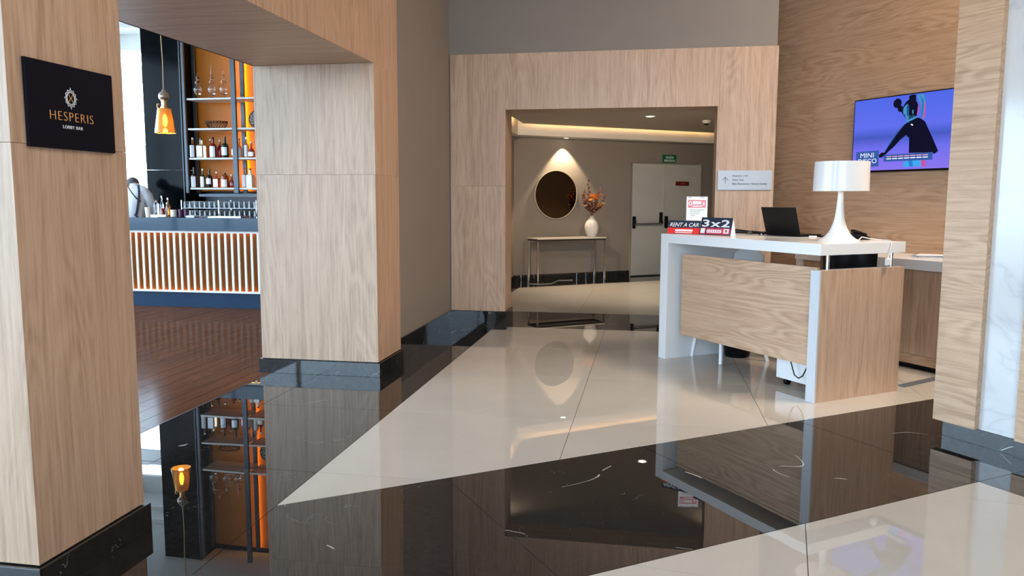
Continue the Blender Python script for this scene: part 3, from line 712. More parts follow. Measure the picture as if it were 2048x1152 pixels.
q = MB(); m2 = m @ Matrix.Translation((-0.01, -0.045, 0.026)); q.box(-0.085, 0.085, -0.02, 0.02, -0.01, 0.012, 0.009, mat=m2); q.build('handset', black_matt, ph)
q = MB(); q.box(-0.02, 0.05, 0.0, 0.045, 0.014, 0.017, 0.002, mat=m); q.build('keypad', alu, ph)
bk = thing('black_cable', 'tangled black cable lying between the laptop and the lamp', 'cable', rz=A)
MB().tube([(4.98, 4.66, 1.106), (5.0, 4.60, 1.112), (4.97, 4.55, 1.108), (5.0, 4.50, 1.13), (4.99, 4.46, 1.165), (4.98, 4.42, 1.135), (4.96, 4.40, 1.108), (4.92, 4.33, 1.106), (4.95, 4.22, 1.106)], 0.004, 6).build('cable_loop', black_matt, bk)
MB().tube([(4.95, 4.64, 1.106), (4.93, 4.58, 1.108), (4.96, 4.50, 1.107), (4.92, 4.42, 1.106)], 0.005, 6).build('cable_run', black_matt, bk)
MB().box(4.90, 4.93, 4.57, 4.63, 1.10, 1.112, 0.003).build('adapter', white_lac, bk)
hl = thing('headset_clutter', 'black pouch and cables heaped behind the tent cards on the desk', 'pouch', rz=A)
q = MB(); q.tube([(4.72, 5.42, 1.118), (4.80, 5.36, 1.122), (4.88, 5.27, 1.114), (4.93, 5.17, 1.112), (4.93, 5.08, 1.115)], [0.018, 0.020, 0.014, 0.012, 0.014], 10); q.build('pouch_roll', black_leather, hl)
MB().tube([(4.86, 5.30, 1.106), (4.83, 5.22, 1.106), (4.88, 5.16, 1.107), (4.87, 5.08, 1.106)], 0.004, 6).build('cable_run', black_matt, hl)
MB().box(4.835, 4.875, 5.085, 5.125, 1.10, 1.122, 0.006).build('small_case', black_matt, hl)
cu = thing('glass_cup', 'small clear glass tumbler on the desk left of the laptop', 'glass', W(4.815, 5.20, 1.10))
MB().lathe([(0, 0), (0.019, 0), (0.024, 0.034), (0.0225, 0.034), (0.0175, 0.004), (0, 0.004)], 16).build('cup_wall', glass, cu)
pn = thing('earbud', 'tiny white earbud lying on the desk in front of the laptop', 'earbud', W(4.80, 5.05, 1.106))
MB().lathe([(0, -0.006), (0.007, -0.004), (0.008, 0.002), (0.004, 0.008), (0, 0.009)], 12).build('bud', white_lac, pn)
MB().tube([(0, 0, 0), (0.004, -0.018, -0.003)], 0.003, 6).build('bud_stem', white_lac, pn)
st = thing('paper_slip', 'white paper slip lying on the desk beside the tent cards', 'paper', W(4.70, 5.30, 1.10), A+0.4)
MB().box(-0.02, 0.02, -0.035, 0.035, 0, 0.0015).build('slip', paper, st)

# tent cards
def tent(label, Au, Av, Bu, Bv, h, back, words, kind):
    a = W(Au, Av, 1.101); b = W(Bu, Bv, 1.101); xd = (b-a).normalized(); n = Vector((xd.y, -xd.x, 0))     # n faces the camera
    if n.y > 0: n = -n
    t = thing('tent_card', label, 'sign'); L = (b-a).length; lean = math.sqrt(h*h+back*back)
    ta = a-n*back+Vector((0, 0, h)); yd = (ta-a).normalized(); nf = xd.cross(yd).normalized()
    q = MB(); q.poly([a, b, b+yd*lean, a+yd*lean], 0.002, nf); q.build('front_face', navy_print, t)
    q = MB(); q.poly([a-n*back*2, b-n*back*2, b+yd*lean, a+yd*lean], 0.002, nf); q.build('back_face', paper, t)
    q = MB(); q.poly([b, b-n*back*2, b+yd*lean-n*0.0], 0.002, xd); q.build('side_gusset', paper, t)
    def rect(x0, x1, y0, y1, mat, nm, off=0.0008):
        q = MB(); q.poly([a+xd*x0*L+yd*y0*lean+nf*off, a+xd*x1*L+yd*y0*lean+nf*off, a+xd*x1*L+yd*y1*lean+nf*off, a+xd*x0*L+yd*y1*lean+nf*off], 0.0006, nf); return q.build(nm, mat, t)
    if kind == 0:
        rect(0.0, 1.0, 0.02, 0.45, red, 'red_band')
        text(words, white_ink, t, a+xd*0.05*L+yd*0.53*lean+nf*0.0006, xd, yd, L*0.9, lean*0.30, bold=0.012, shear=0.25, th=0.0006)
        rect(0.24, 0.79, 0.19, 0.33, white_ink, 'slogan_block', 0.0016); rect(0.25, 0.77, 0.07, 0.125, white_ink, 'slogan_line', 0.0016)
    else:
        text(words, white_ink, t, a+xd*0.05*L+yd*0.46*lean+nf*0.0006, xd, yd, L*0.88, lean*0.42, bold=0.022, th=0.0006, spacing=1.12)
        rect(0.03, 0.97, 0.05, 0.40, pinkred, 'pink_band')
        rect(0.03, 0.17, 0.09, 0.37, white_ink, 'logo_tile', 0.0016); rect(0.235, 0.70, 0.13, 0.30, white_ink, 'slogan_block', 0.0016)
        rect(0.77, 0.93, 0.11, 0.37, white_ink, 'icon_tile', 0.0016); rect(0.82, 0.88, 0.17, 0.31, pinkred, 'icon_mark', 0.0022)
        rect(0.20, 0.225, 0.07, 0.38, navy_print, 'divider', 0.0022)
        for k in range(6): rect(0.26+k*0.072, 0.285+k*0.072, 0.17, 0.26, pinkred, 'slogan_gap', 0.0022)
tent('navy and red tent card reading RENT A CAR on the desk end', 4.235, 5.600, 4.372, 5.337, 0.115, 0.035, 'RENT A CAR', 0)
tent('taller navy tent card reading 3x2 beside the rent a car card', 4.370, 5.335, 4.436, 5.021, 0.145, 0.035, '3x2', 1)
pf = thing('leaflet_stand', 'upright clear stand with a white notice behind the tent cards', 'notice')
pa = W(4.43, 5.59, 1.10); pb = W(4.59, 5.50, 1.10); xd = (pb-pa).normalized(); n = Vector((xd.y, -xd.x, 0)); L = (pb-pa).length
def prect(x0, x1, z0, z1, off, mat, nm, th=0.0006):
    q = MB(); q.poly([pa+xd*x0*L+n*off+Vector((0, 0, z0)), pa+xd*x1*L+n*off+Vector((0, 0, z0)), pa+xd*x1*L+n*off+Vector((0, 0, z1)), pa+xd*x0*L+n*off+Vector((0, 0, z1))], th, n); return q.build(nm, mat, pf)
prect(0, 1, 0.012, 0.322, 0.0, paper, 'notice_sheet', 0.001)
prect(-0.01, 1.01, 0.0, 0.33, -0.003, acryl, 'clear_back', 0.001)
q = MB(); q.box(-0.005, L+0.005, -0.035, 0.035, 0, 0.004, mat=Matrix((xd, -n, Vector((0, 0, 1)))).transposed().to_4x4()); q.build('stand_foot', acryl, pf, loc=pa)
prect(0.08, 0.92, 0.225, 0.292, 0.0008, pale_red, 'red_banner')
q = MB(); q.tube([pa+xd*(0.19*L+0.012*math.cos(t))+n*0.0014+Vector((0, 0, 0.262+0.015*math.sin(t))) for t in [2*PI*k/16 for k in range(16)]], 0.005, 4, True); q.build('banner_emblem', white_ink, pf)
prect(0.30, 0.70, 0.255, 0.282, 0.0016, white_ink, 'banner_words'); prect(0.28, 0.76, 0.234, 0.244, 0.0016, white_ink, 'banner_line'); prect(0.78, 0.86, 0.245, 0.275, 0.0016, white_ink, 'banner_mark')
for k, (a, b, z_) in enumerate(((0.16, 0.86, 0.203), (0.20, 0.66, 0.187), (0.18, 0.62, 0.170), (0.20, 0.42, 0.154), (0.62, 0.84, 0.10), (0.08, 0.24, 0.312), (0.66, 0.84, 0.312))):
    prect(a, b, z_, z_+0.005, 0.0008, grey_ink, 'text_line')

# white chair tucked under the desk
ch = thing('white_chair', 'white shell chair tucked under the reception desk', 'chair', rz=A)
q = MB()
prof = [(-0.21, 0.0), (-0.10, -0.012), (0.05, -0.02), (0.15, 0.0), (0.205, 0.07), (0.235, 0.20), (0.255, 0.36), (0.262, 0.47), (0.262, 0.50)]
N = 13; vs_ = []; fs_ = []
for side in (0, 1):
    for i, (px, pz) in enumerate(prof):
        wdt = 0.215 if i < 5 else 0.215-0.012*(i-4); 
        if i == len(prof)-1: wdt = 0.12
        for k in range(N):
            s = k/(N-1)*2-1; cup = 0.035*s*s
            xx = px-cup*(1 if i > 4 else 0.2); zz = pz+cup*(0.8 if i <= 4 else 0.0)-(0.02*s*s if i >= 7 else 0)
            vs_.append((4.70+xx+side*0.012*(1 if i > 3 else 0), 5.33+s*wdt, 0.47+zz-side*0.012*(0 if i > 4 else 1)))
M_ = len(prof)
for i in range(M_-1):
    for k in range(N-1):
        a = i*N+k; fs_.append((a, a+1, a+N+1, a+N)); b = a+M_*N; fs_.append((b, b+N, b+N+1, b+1))
edge = [k for k in range(N)]+[i*N+N-1 for i in range(1, M_)]+[(M_-1)*N+k for k in range(N-2, -1, -1)]+[i*N for i in range(M_-2, 0, -1)]
for a, b in zip(edge, edge[1:]+edge[:1]): fs_.append((a, a+M_*N, b+M_*N, b))
q._add(vs_, fs_, True); q.build('seat_shell', white_lac, ch)
for (u, v) in ((4.487, 5.526), (4.475, 5.131), (4.931, 5.054), (4.935, 5.47)):
    cu_, cv_ = 4.70+(u-4.70)*0.7, 5.33+(v-5.30)*0.7
    MB().tube([(u, v, 0), (cu_, cv_, 0.455)], [0.016, 0.018], 14).build('leg', white_lac, ch)
# black chair
bc2 = thing('black_armchair', 'black leather swivel chair backrest seen behind the desk corner', 'chair', W(5.36, 4.60, 0), A)
q = MB(); vs_ = []; fs_ = []; N = 18
for side, rr in ((0, 0.27), (1, 0.225)):
    for z_ in (0.50, 0.62, 0.80, 0.98, 1.03):
        for k in range(N):
            t = -1.25+2.5*k/(N-1); r_ = rr+(z_-0.5)*0.05
            vs_.append((-r_*math.cos(t)*0.85+0.05, r_*math.sin(t), z_+(0.012 if side and z_ > 1 else 0)))
for side in (0, 1):
    for i in range(4):
        for k in range(N-1):
            a = side*5*N+i*N+k; fs_.append((a, a+1, a+N+1, a+N))
for k in range(N-1):
    a = 4*N+k; fs_.append((a, a+1, a+1+5*N, a+5*N)); fs_.append((k, k+1, k+1+5*N, k+5*N))
for i in range(4):
    for e in (0, N-1): a = i*N+e; fs_.append((a, a+N, a+N+5*N, a+5*N))
q._add(vs_, fs_, True); q.build('backrest', black_leather, bc2)
MB().box(-0.20, 0.26, -0.23, 0.23, 0.44, 0.52, 0.03).build('seat', black_leather, bc2)
MB().tube([(0, 0, 0.10), (0, 0, 0.44)], 0.025, 12).build('gas_column', steel, bc2)
for k in range(5):
    t = 2*PI*k/5+0.3; lg = MB().tube([(0, 0, 0.11), (0.26*math.cos(t), 0.26*math.sin(t), 0.07)], [0.025, 0.016], 8).build('base_arm', black_matt, bc2)
    MB().lathe([(0, 0), (0.02, 0.004), (0.028, 0.028), (0.02, 0.05), (0, 0.056)], 12, c=(0.26*math.cos(t), 0.26*math.sin(t), 0)).build('castor', black_matt, lg)
bn = thing('waste_bin', 'round black waste bin on the floor under the desk', 'bin', W(4.86, 5.36, 0))
MB().lathe([(0, 0), (0.105, 0), (0.112, 0.02), (0.135, 0.30), (0.142, 0.31), (0.130, 0.31), (0.10, 0.02), (0, 0.015)], 32).build('bin_body', black_matt, bn)
pd = thing('drawer_pedestal', 'white mobile drawer pedestal on black castors under the desk', 'drawers', rz=A)
MB().box(4.385, 4.86, 3.96, 4.40, 0.055, 0.60, 0.003).build('carcass', white_lac, pd)
for k in range(3):
    d_ = MB().box(4.86, 4.876, 3.963, 4.397, 0.06+k*0.18, 0.234+k*0.18, 0.002).build('drawer', white_lac, pd)
    MB().box(4.876, 4.89, 4.12, 4.24, 0.19+k*0.18, 0.20+k*0.18, 0.002).build('handle', alu, d_)
for (u, v) in ((4.44, 4.34), (4.44, 4.02), (4.80, 4.34), (4.80, 4.02)):
    q = MB(); q.lathe([(0, -0.014), (0.026, -0.014), (0.0285, 0), (0.026, 0.014), (0, 0.014)], 16); bmesh.ops.transform(q.bm, matrix=Matrix.Translation((u, v, 0.0285)) @ rot, verts=q.bm.verts)
    q.box(u-0.02, u+0.02, v-0.008, v+0.008, 0.03, 0.055); q.build('castor', black_matt, pd)
pc = thing('hanging_cable', 'dark cable looping down in front of the white pedestal', 'cable', rz=A)
MB().tube([(4.33, 4.225, 0.32), (4.335, 4.205, 0.20), (4.335, 4.17, 0.12), (4.335, 4.13, 0.105), (4.335, 4.09, 0.13), (4.34, 4.06, 0.20), (4.35, 4.04, 0.32), (4.38, 4.03, 0.62)], 0.0045, 8).build('cable_loop', black_matt, pc)

# back counter under the screen
bcn = thing('back_counter', 'low white-topped oak counter along the plank wall behind the desk', 'counter', rz=A)
MB().box(5.78, 6.418, 2.6, 5.62, 0.828, 0.912, 0.002).build('counter_top', white_lac, bcn)
MB().box(5.80, 6.418, 5.53, 5.62, 0, 0.828, 0.001).build('end_panel', white_lac, bcn)
for (a, b) in ((2.6, 3.6), (3.602, 4.60), (4.602, 5.528)):
    MB().box(5.80, 5.82, a, b, 0.125, 0.822, 0.001).build('door_panel', oak_v, bcn)
MB().box(5.812, 6.418, 2.6, 5.528, 0.05, 0.826).build('carcass', oak_v, bcn)
MB().box(5.80, 5.825, 2.6, 5.528, 0.045, 0.122, 0.001).build('lower_rail', oak_y, bcn)
MB().box(5.84, 6.418, 2.62, 5.51, 0, 0.045).build('toe_kick', black_matt, bcn)
mag_labels = ['lowest flat magazine of the pile on the back counter by the right pier', 'middle magazine of the small pile on the back counter', 'topmost pale magazine of the pile on the back counter']
for k in range(3):
    t = thing('magazine', mag_labels[k], 'magazine', W(6.16+0.012*k, 4.46-0.02*k, 0.912+k*0.007), A+0.25*k, 'magazines on the back counter')
    MB().box(-0.105, 0.105, -0.148, 0.148, 0, 0.006, 0.001).build('pages', paper, t)
    MB().box(-0.106, 0.106, -0.149, 0.149, 0.006, 0.0068).build('cover', [silver_edge, navy_print, paper][k], t)

# television
tvo = thing('wall_television', 'flat wall television showing a dancing child against blue light', 'television', rz=A)
MB().box(6.375, 6.42, 4.295, 5.525, 1.658, 2.352, 0.002).build('bezel', black_matt, tvo)
scr = MB().box(6.3735, 6.375, 4.305, 5.515, 1.676, 2.342).build('screen', screen_bg(), tvo)
def scrpoly(pts, layer, name, mat, smooth=0):
    if smooth:
        for _ in range(smooth):
            o = []
            for i, p in enumerate(pts):
                q_ = pts[(i+1) % len(pts)]; o += [(p[0]*0.75+q_[0]*0.25, p[1]*0.75+q_[1]*0.25), (p[0]*0.25+q_[0]*0.75, p[1]*0.25+q_[1]*0.75)]
            pts = o
    u = 6.3735-0.0003*layer; q = MB(); P3 = [(u, p[0], p[1]) for p in pts]
    q.poly(P3, 0.0002, (-1, 0, 0)); bmesh.ops.triangulate(q.bm, faces=q.bm.faces[:]); return q.build(name, mat, tvo)
body = [(4.956, 2.083), (4.91, 2.103), (4.833, 2.131), (4.802, 2.122), (4.753, 2.087), (4.719, 2.023), (4.667, 1.931), (4.611, 1.824), (4.65, 1.799), (4.667, 1.816), (4.899, 1.821), (4.87, 1.868), (4.87, 1.924), (4.938, 1.984), (4.995, 1.946), (5.057, 1.886), (5.121, 1.839), (5.14, 1.819), (5.185, 1.792), (5.211, 1.793), (5.217, 1.815), (5.188, 1.839), (5.154, 1.838), (5.108, 1.903), (5.039, 1.991)]
head = [(4.976, 2.259), (4.939, 2.296), (4.892, 2.305), (4.851, 2.28), (4.824, 2.223), (4.825, 2.175), (4.842, 2.142), (4.88, 2.132), (4.927, 2.119), (4.96, 2.139), (4.991, 2.184), (5.013, 2.207), (4.99, 2.225)]
face = [(4.975, 2.238), (4.937, 2.269), (4.918, 2.218), (4.921, 2.149), (4.923, 2.122), (4.948, 2.135), (4.97, 2.161), (4.987, 2.204)]
armp = [(4.859, 2.329), (4.801, 2.336), (4.777, 2.319), (4.762, 2.271), (4.753, 2.175), (4.766, 2.108), (4.798, 2.118), (4.793, 2.165), (4.81, 2.242), (4.828, 2.284)]
pants = [(4.934, 1.749), (4.731, 1.761), (4.723, 1.696), (4.95, 1.697), (4.949, 1.732)]
blk = emis('screen_silhouette', (0.003, 0.004, 0.02)); skn = emis('screen_blue_skin', (0.06, 0.27, 0.55)); mag = emis('screen_magenta', (0.55, 0.08, 0.35)); cyn = emis('screen_cyan', (0.05, 0.36, 0.80))
bxb = emis('screen_caption_blue', (0.035, 0.10, 0.36)); wte = emis('screen_white', (0.85, 0.88, 0.95)); pnk = emis('screen_pink', (0.75, 0.35, 0.45))
hz = emis('screen_haze', (0.045, 0.085, 0.48))
scrpoly(armp, 1, 'picture_raised_arm', skn, 1); scrpoly([(4.764, 2.27), (4.753, 2.175), (4.766, 2.108), (4.781, 2.112), (4.768, 2.18), (4.772, 2.26)], 2, 'picture_pink_rim', mag, 1)
scrpoly(pants, 1, 'picture_trousers', cyn); scrpoly([(4.775, 1.757), (4.731, 1.761), (4.723, 1.696), (4.765, 1.697)], 2, 'picture_pink_rim', mag)
scrpoly(head, 2, 'picture_head', blk, 1); scrpoly(body, 3, 'picture_body', blk)
scrpoly([(4.83, 2.27), (4.824, 2.223), (4.825, 2.175), (4.842, 2.142), (4.838, 2.18), (4.834, 2.23)], 3, 'picture_pink_rim', mag, 1)
def disc(c, r, a=1.0): return [(c[0]+r*math.cos(2*PI*k/20), c[1]+r*a*math.sin(2*PI*k/20)) for k in range(20)]
scrpoly([(4.955, 2.15), (4.86, 2.16), (4.80, 2.10), (4.85, 2.06), (4.93, 2.075)], 2, 'picture_neck', skn, 1)
scrpoly([(4.925, 2.325), (4.862, 2.328), (4.855, 2.285), (4.93, 2.29)], 3, 'picture_hair_top', blk)
scrpoly(disc((5.046, 2.277), 0.043), 2, 'picture_hair_bun', blk); scrpoly(disc((4.892, 2.322), 0.038, 0.42), 3, 'picture_hair_bun', blk); scrpoly(disc((5.012, 2.225), 0.028), 3, 'picture_hair_curl', blk)
scrpoly(face, 4, 'picture_face', skn, 2)
skd = emis('screen_deep_blue', (0.015, 0.085, 0.26))
scrpoly([(4.937, 2.262), (4.918, 2.218), (4.921, 2.149), (4.940, 2.150), (4.946, 2.20), (4.948, 2.245)], 5, 'picture_cheek_shade', skd, 2)
scrpoly([(4.840, 2.318), (4.812, 2.322), (4.800, 2.27), (4.792, 2.20), (4.800, 2.13), (4.790, 2.12), (4.778, 2.17), (4.780, 2.27), (4.80, 2.31)], 2, 'picture_arm_shade', emis('screen_arm_shade', (0.035, 0.16, 0.42)), 2)
scrpoly([(4.968, 2.172), (4.958, 2.178), (4.955, 2.150), (4.963, 2.146)], 5, 'picture_ear', skd, 1)
scrpoly([(4.90, 1.752), (4.86, 1.754), (4.85, 1.697), (4.885, 1.697)], 2, 'picture_trouser_fold', emis('screen_trouser_blue', (0.02, 0.20, 0.60)))
scrpoly([(4.935, 2.235), (4.918, 2.24), (4.905, 2.228), (4.925, 2.222)], 5, 'picture_brow', blk); scrpoly([(4.890, 2.20), (4.878, 2.205), (4.874, 2.17), (4.886, 2.165)], 4, 'picture_nose_light', skn)
scrpoly([(4.90, 2.078), (4.885, 2.08), (4.868, 2.066), (4.88, 2.062)], 4, 'picture_neckline', wte)
scrpoly([(5.039, 1.991), (5.108, 1.903), (5.154, 1.838), (5.15, 1.855), (5.10, 1.93), (5.04, 2.01), (4.97, 2.075), (4.956, 2.083)], 4, 'picture_arm_light', emis('screen_arm_blue', (0.02, 0.10, 0.32)))
scrpoly([(5.474, 1.857), (5.217, 1.861), (5.213, 1.715), (5.471, 1.700)], 5, 'picture_caption_box', bxb)
scrpoly([(5.161, 1.816), (4.663, 1.818), (4.662, 1.752), (5.159, 1.753)], 5, 'picture_caption_strip', bxb)
YT = (0, -1, 0)
text('MINI', wte, tvo, (6.3716, 5.422, 1.799), YT, Zd, 0.150, 0.043, 'picture_lettering', bold=0.0, th=0.0003)
text('DISCO', wte, tvo, (6.3716, 5.445, 1.744), YT, Zd, 0.208, 0.043, 'picture_lettering', bold=0.0, th=0.0003)
for z_, m_ in ((1.793, pnk), (1.773, wte)):
    for k in range(7): scrpoly([(5.13-k*0.062, z_), (5.13-k*0.062-0.052, z_), (5.13-k*0.062-0.052, z_+0.009), (5.13-k*0.062, z_+0.009)], 6, 'picture_caption_words', m_)
tl = bpy.data.lights.new('screen_glow', 'AREA')
bpy.data.lights.remove(tl)

# ================================================================ the bar
bar = thing('bar_counter', 'long bar counter with white vertical slats over amber light', 'bar counter')
X0, X1 = -8.3, -3.9
MB().box(X0, X1, 9.03, 9.85, 0.985, 1.148, 0.003).build('counter_top', plain('dark_blue_stone_slab', (0.010, 0.034, 0.066), 0.06, spec=0.36), bar)
MB().box(X0, X1, 9.20, 9.80, 0.0, 0.985).build('carcass', black_matt, bar)
MB().box(X0, X1, 9.185, 9.20, 0.20, 0.985).build('amber_backing', amber_front, bar)
MB().box(X0, X1, 9.095, 9.12, 0.955, 0.984, 0.001).build('top_rail', white_slat, bar)
MB().box(X0, X1, 9.095, 9.12, 0.197, 0.222, 0.001).build('bottom_rail', white_slat, bar)
x = -6.513-0.0885*19; k = 0
me = None
while x < X1-0.02:
    if me is None:
        s0 = MB().box(0, 0.029, 0, 0.018, 0.222, 0.955, 0.001).build('slat', white_slat, bar, loc=(x, 9.097, 0)); me = s0
    else:
        s1 = me.copy(); s1.location = (x, 9.097, 0); COL.objects.link(s1)
    x += 0.0885; k += 1
MB().box(X0, X1, 9.12, 9.20, 0.19, 0.20).build('led_tray', black_matt, bar)
MB().box(X0, X1, 9.165, 9.18, 0.965, 0.98).build('led_strip', led_front, bar)
MB().box(X0, X1, 9.165, 9.18, 0.203, 0.208).build('led_strip', led_front, bar)
MB().box(X0, X1, 9.14, 9.195, 0.0, 0.19, 0.001).build('kick_panel', plain('dark_blue_kick', (0.010, 0.032, 0.066), 0.10, spec=0.5), bar)

sh = thing('back_bar_shelving', 'tall back bar shelving with amber lit panels and steel posts', 'shelving')
ZS = (1.53, 1.975, 2.41, 2.85)
MB().box(-6.97, -3.3, 11.40, 11.42, 1.50, 4.3).build('amber_back', amber_panel, sh)
for xx in (-6.875, -6.08, -4.75, -3.4):
    MB().box(xx-0.02 if xx < -6.5 else xx-0.035, xx+0.02 if xx < -6.5 else xx+0.035, 10.88, 10.92, 1.47, 4.3, 0.001).build('front_post', dark_steel, sh)
for xx in (-6.97, -6.165, -4.6):
    MB().box(xx-0.03, xx+0.03, 11.30, 11.34, 1.47, 4.3, 0.001).build('rear_post', dark_steel, sh)
    MB().box(xx-0.014, xx-0.004, 11.345, 11.355, 1.50, 4.3).build('led_strip', led_orange, sh)
MB().box(-6.98, -6.965, 11.345, 11.42, 1.47, 4.3).build('side_panel', black_gloss, sh)
for zz in ZS:
    for (a, b) in ((-6.835, -6.117), (-6.043, -4.79), (-4.71, -3.44)):
        MB().box(a, b, 10.90, 11.30, zz-0.008, zz+0.018, 0.001).build('shelf', shelf_white, sh)
# back counter of the bar with glass racks
bcab = thing('bar_back_counter', 'dark steel back counter under the shelving behind the bar', 'counter')
MB().box(-6.95, -3.4, 10.75, 11.44, 0.0, 1.06).build('cabinet', black_matt, bcab)
MB().box(-6.98, -3.4, 10.72, 11.44, 1.06, 1.10, 0.002).build('worktop', steel, bcab)
MB().box(-6.9, -3.4, 11.42, 11.44, 1.10, 1.47).build('splashback', dark_steel, bcab)
MB().box(-6.75, -3.4, 10.98, 11.02, 1.415, 1.455).build('rail', dark_steel, bcab)
rk = thing('glass_rack', 'two-tier steel rack holding rows of upturned glasses', 'rack')
for zz in (1.105, 1.24): MB().box(-6.90, -5.0, 10.74, 11.10, zz, zz+0.006).build('rack_tray', alu, rk)
for xx in (-6.90, -6.3, -5.7, -5.0):
    for yy in (10.74, 11.09): MB().box(xx, xx+0.01, yy, yy+0.01, 1.10, 1.36).build('upright', steel, rk)
g0 = None
for zz in (1.1115, 1.2465):
    for r in range(3):
        for k in range(23):
            xx = -6.855+k*0.08+(0.02 if r == 1 else 0); yy = 10.79+r*0.105
            if g0 is None:
                g0 = MB().lathe([(0.034, 0), (0.031, 0.06), (0.026, 0.10), (0.0, 0.102), (0.0, 0.094), (0.024, 0.092), (0.029, 0.06), (0.032, 0), (0.034, 0)], 12, cap=False).build('tumbler', glass, None, loc=(xx, yy, zz))
                c = g0
            else:
                c = g0.copy(); c.location = (xx, yy, zz); COL.objects.link(c)
            tier = 'lower' if zz < 1.2 else 'upper'; rw = ('front', 'middle', 'rear')[r]
            part_ = 'left end' if k < 6 else 'left half' if k < 12 else 'right half' if k < 18 else 'hidden right end'
            tag(c, 'upturned clear tumbler, %s row of the %s rack tier, %s' % (rw, tier, part_), 'glass', 'tumblers in the %s row of the %s rack tier, %s' % (rw, tier, part_))

def bottle(label, x, y, z, h, r, kind, gmat, capmat, labmat=None, lz=(0.15, 0.5), neck=0.28, group='bottles on the back bar shelves'):
    t = thing('bottle', label, 'bottle', (x, y, z), 0, group)
    if kind == 'round': prof = [(0, 0), (r*0.95, 0), (r, 0.006), (r, h*(0.93-neck-0.12)), (r*0.85, h*(0.93-neck-0.03)), (r*0.36, h*(0.97-neck)), (r*0.28, h*0.9), (0, h*0.9)]
    elif kind == 'flask': prof = [(0, 0), (r*0.7, 0), (r*0.95, h*0.08), (r, h*0.22), (r*0.96, h*0.38), (r*0.7, h*0.5), (r*0.3, h*0.58), (r*0.26, h*0.9), (0, h*0.9)]
    elif kind == 'square': prof = [(0, 0), (r, 0), (r, h*(0.9-neck)), (r*0.8, h*(0.94-neck)), (r*0.32, h*(0.98-neck)), (r*0.3, h*0.9), (0, h*0.9)]
    else: prof = [(0, 0), (r*0.96, 0), (r, 0.01), (r, h*0.72), (r*0.9, h*0.80), (r*0.55, h*0.86), (r*0.5, h*0.9), (0, h*0.9)]
    sg_ = 4 if kind == 'square' else 18
    q = MB(); q.lathe([(a*(1.25 if kind == 'square' else 1), b) for a, b in prof], sg_)
    if kind == 'square':
        bmesh.ops.rotate(q.bm, verts=q.bm.verts, cent=(0, 0, 0), matrix=Matrix.Rotation(PI/4, 3, 'Z'))
        for f in q.bm.faces: f.smooth = False
    if kind == 'flask': bmesh.ops.scale(q.bm, vec=(1, 0.55, 1), verts=q.bm.verts)
    q.build('glass_body', gmat, t)
    MB().lathe([(0, h*0.90), (max(0.010, r*0.33), h*0.90), (max(0.010, r*0.33), h*0.995), (0, h)], 12).build('cap', capmat, t)
    if labmat:
        q = MB(); n_ = 9; rr = r*(0.92 if kind == 'square' else 1.01)
        if kind == 'square': q.box(-r*0.8, r*0.8, -r*0.925, -r*0.89, h*lz[0], h*lz[1])
        else:
            sc_ = 0.55 if kind == 'flask' else 1
            vs2 = []
            for k in range(n_):
                a = -PI/2-1.0+2.0*k/(n_-1)
                for zz in (h*lz[0], h*lz[1]): vs2.append((rr*math.cos(a), rr*math.sin(a)*sc_-0.001, zz))
            q._add(vs2, [(2*k, 2*k+2, 2*k+3, 2*k+1) for k in range(n_-1)], True)
        q.build('paper_label', labmat, t)
    return t
z2, z1 = 1.9935, 1.5485
bottle('amber bottle with white label, leftmost on the second shelf from below', -6.824, 10.99, z2, 0.305, 0.043, 'round', whisky, white_lac, paper, (0.05, 0.62))
bottle('broad square bottle with pale label and brown cap on the second shelf', -6.690, 10.99, z2, 0.295, 0.056, 'square', pale_liq, dark_glass, paper, (0.08, 0.60))
bottle('golden rum bottle behind the square bottle on the second shelf', -6.60, 11.10, z2, 0.29, 0.040, 'round', whisky, cream_cup)
bottle('red-amber bottle with black cap and long white label, second shelf', -6.484, 10.98, z2, 0.31, 0.050, 'round', redliq, black_matt, paper, (0.04, 0.55))
bottle('small bottle with pink-white cap just right of the red-amber one', -6.42, 11.06, z2, 0.27, 0.042, 'round', redliq, cream_cup)
bottle('large dark green bottle with a wide white label on the second shelf', -6.297, 10.99, z2, 0.315, 0.053, 'round', darkgreen_glass, dark_glass, paper, (0.12, 0.50))
bottle('slim clear bottle hidden partly by the steel post, second shelf', -6.165, 11.0, z2, 0.25, 0.032, 'round', pale_liq, white_lac, paper)
bottle('slim bottle with a tall red-brown cap right of the steel post', -6.065, 10.99, z2, 0.285, 0.032, 'round', pale_liq, redliq, paper, (0.05, 0.5), neck=0.34)
bottle('tall golden bottle with silver cap near the right of the second shelf', -5.95, 10.99, z2, 0.305, 0.036, 'round', pale_liq, steel, stone_top, (0.05, 0.6))
bottle('flat round brandy bottle with cream label, rightmost on the second shelf', -5.865, 10.97, z2, 0.235, 0.052, 'flask', redliq, cream_cup, stone_top, (0.08, 0.35))
bottle('black bottle with a white figure label, leftmost on the lowest shelf', -6.824, 10.99, z1, 0.31, 0.043, 'round', dark_glass, dark_glass, paper, (0.03, 0.55))
bottle('green bottle with a pale slanting label on the lowest shelf', -6.675, 10.98, z1, 0.285, 0.036, 'round', darkgreen_glass, white_lac, paper, (0.04, 0.58))
bottle('dark wine bottle with a pale blue label on the lowest shelf', -6.585, 11.01, z1, 0.28, 0.047, 'round', dark_glass, dark_glass, paper, (0.2, 0.5))
bottle('small red bottle with a square white label on the lowest shelf', -6.446, 10.98, z1, 0.24, 0.046, 'square', redliq, cream_cup, paper, (0.05, 0.55), neck=0.36)
bottle('squat wide bottle with a dark lid and white label on the lowest shelf', -6.325, 11.0, z1, 0.225, 0.056, 'jar', whisky, dark_glass, paper, (0.05, 0.55))
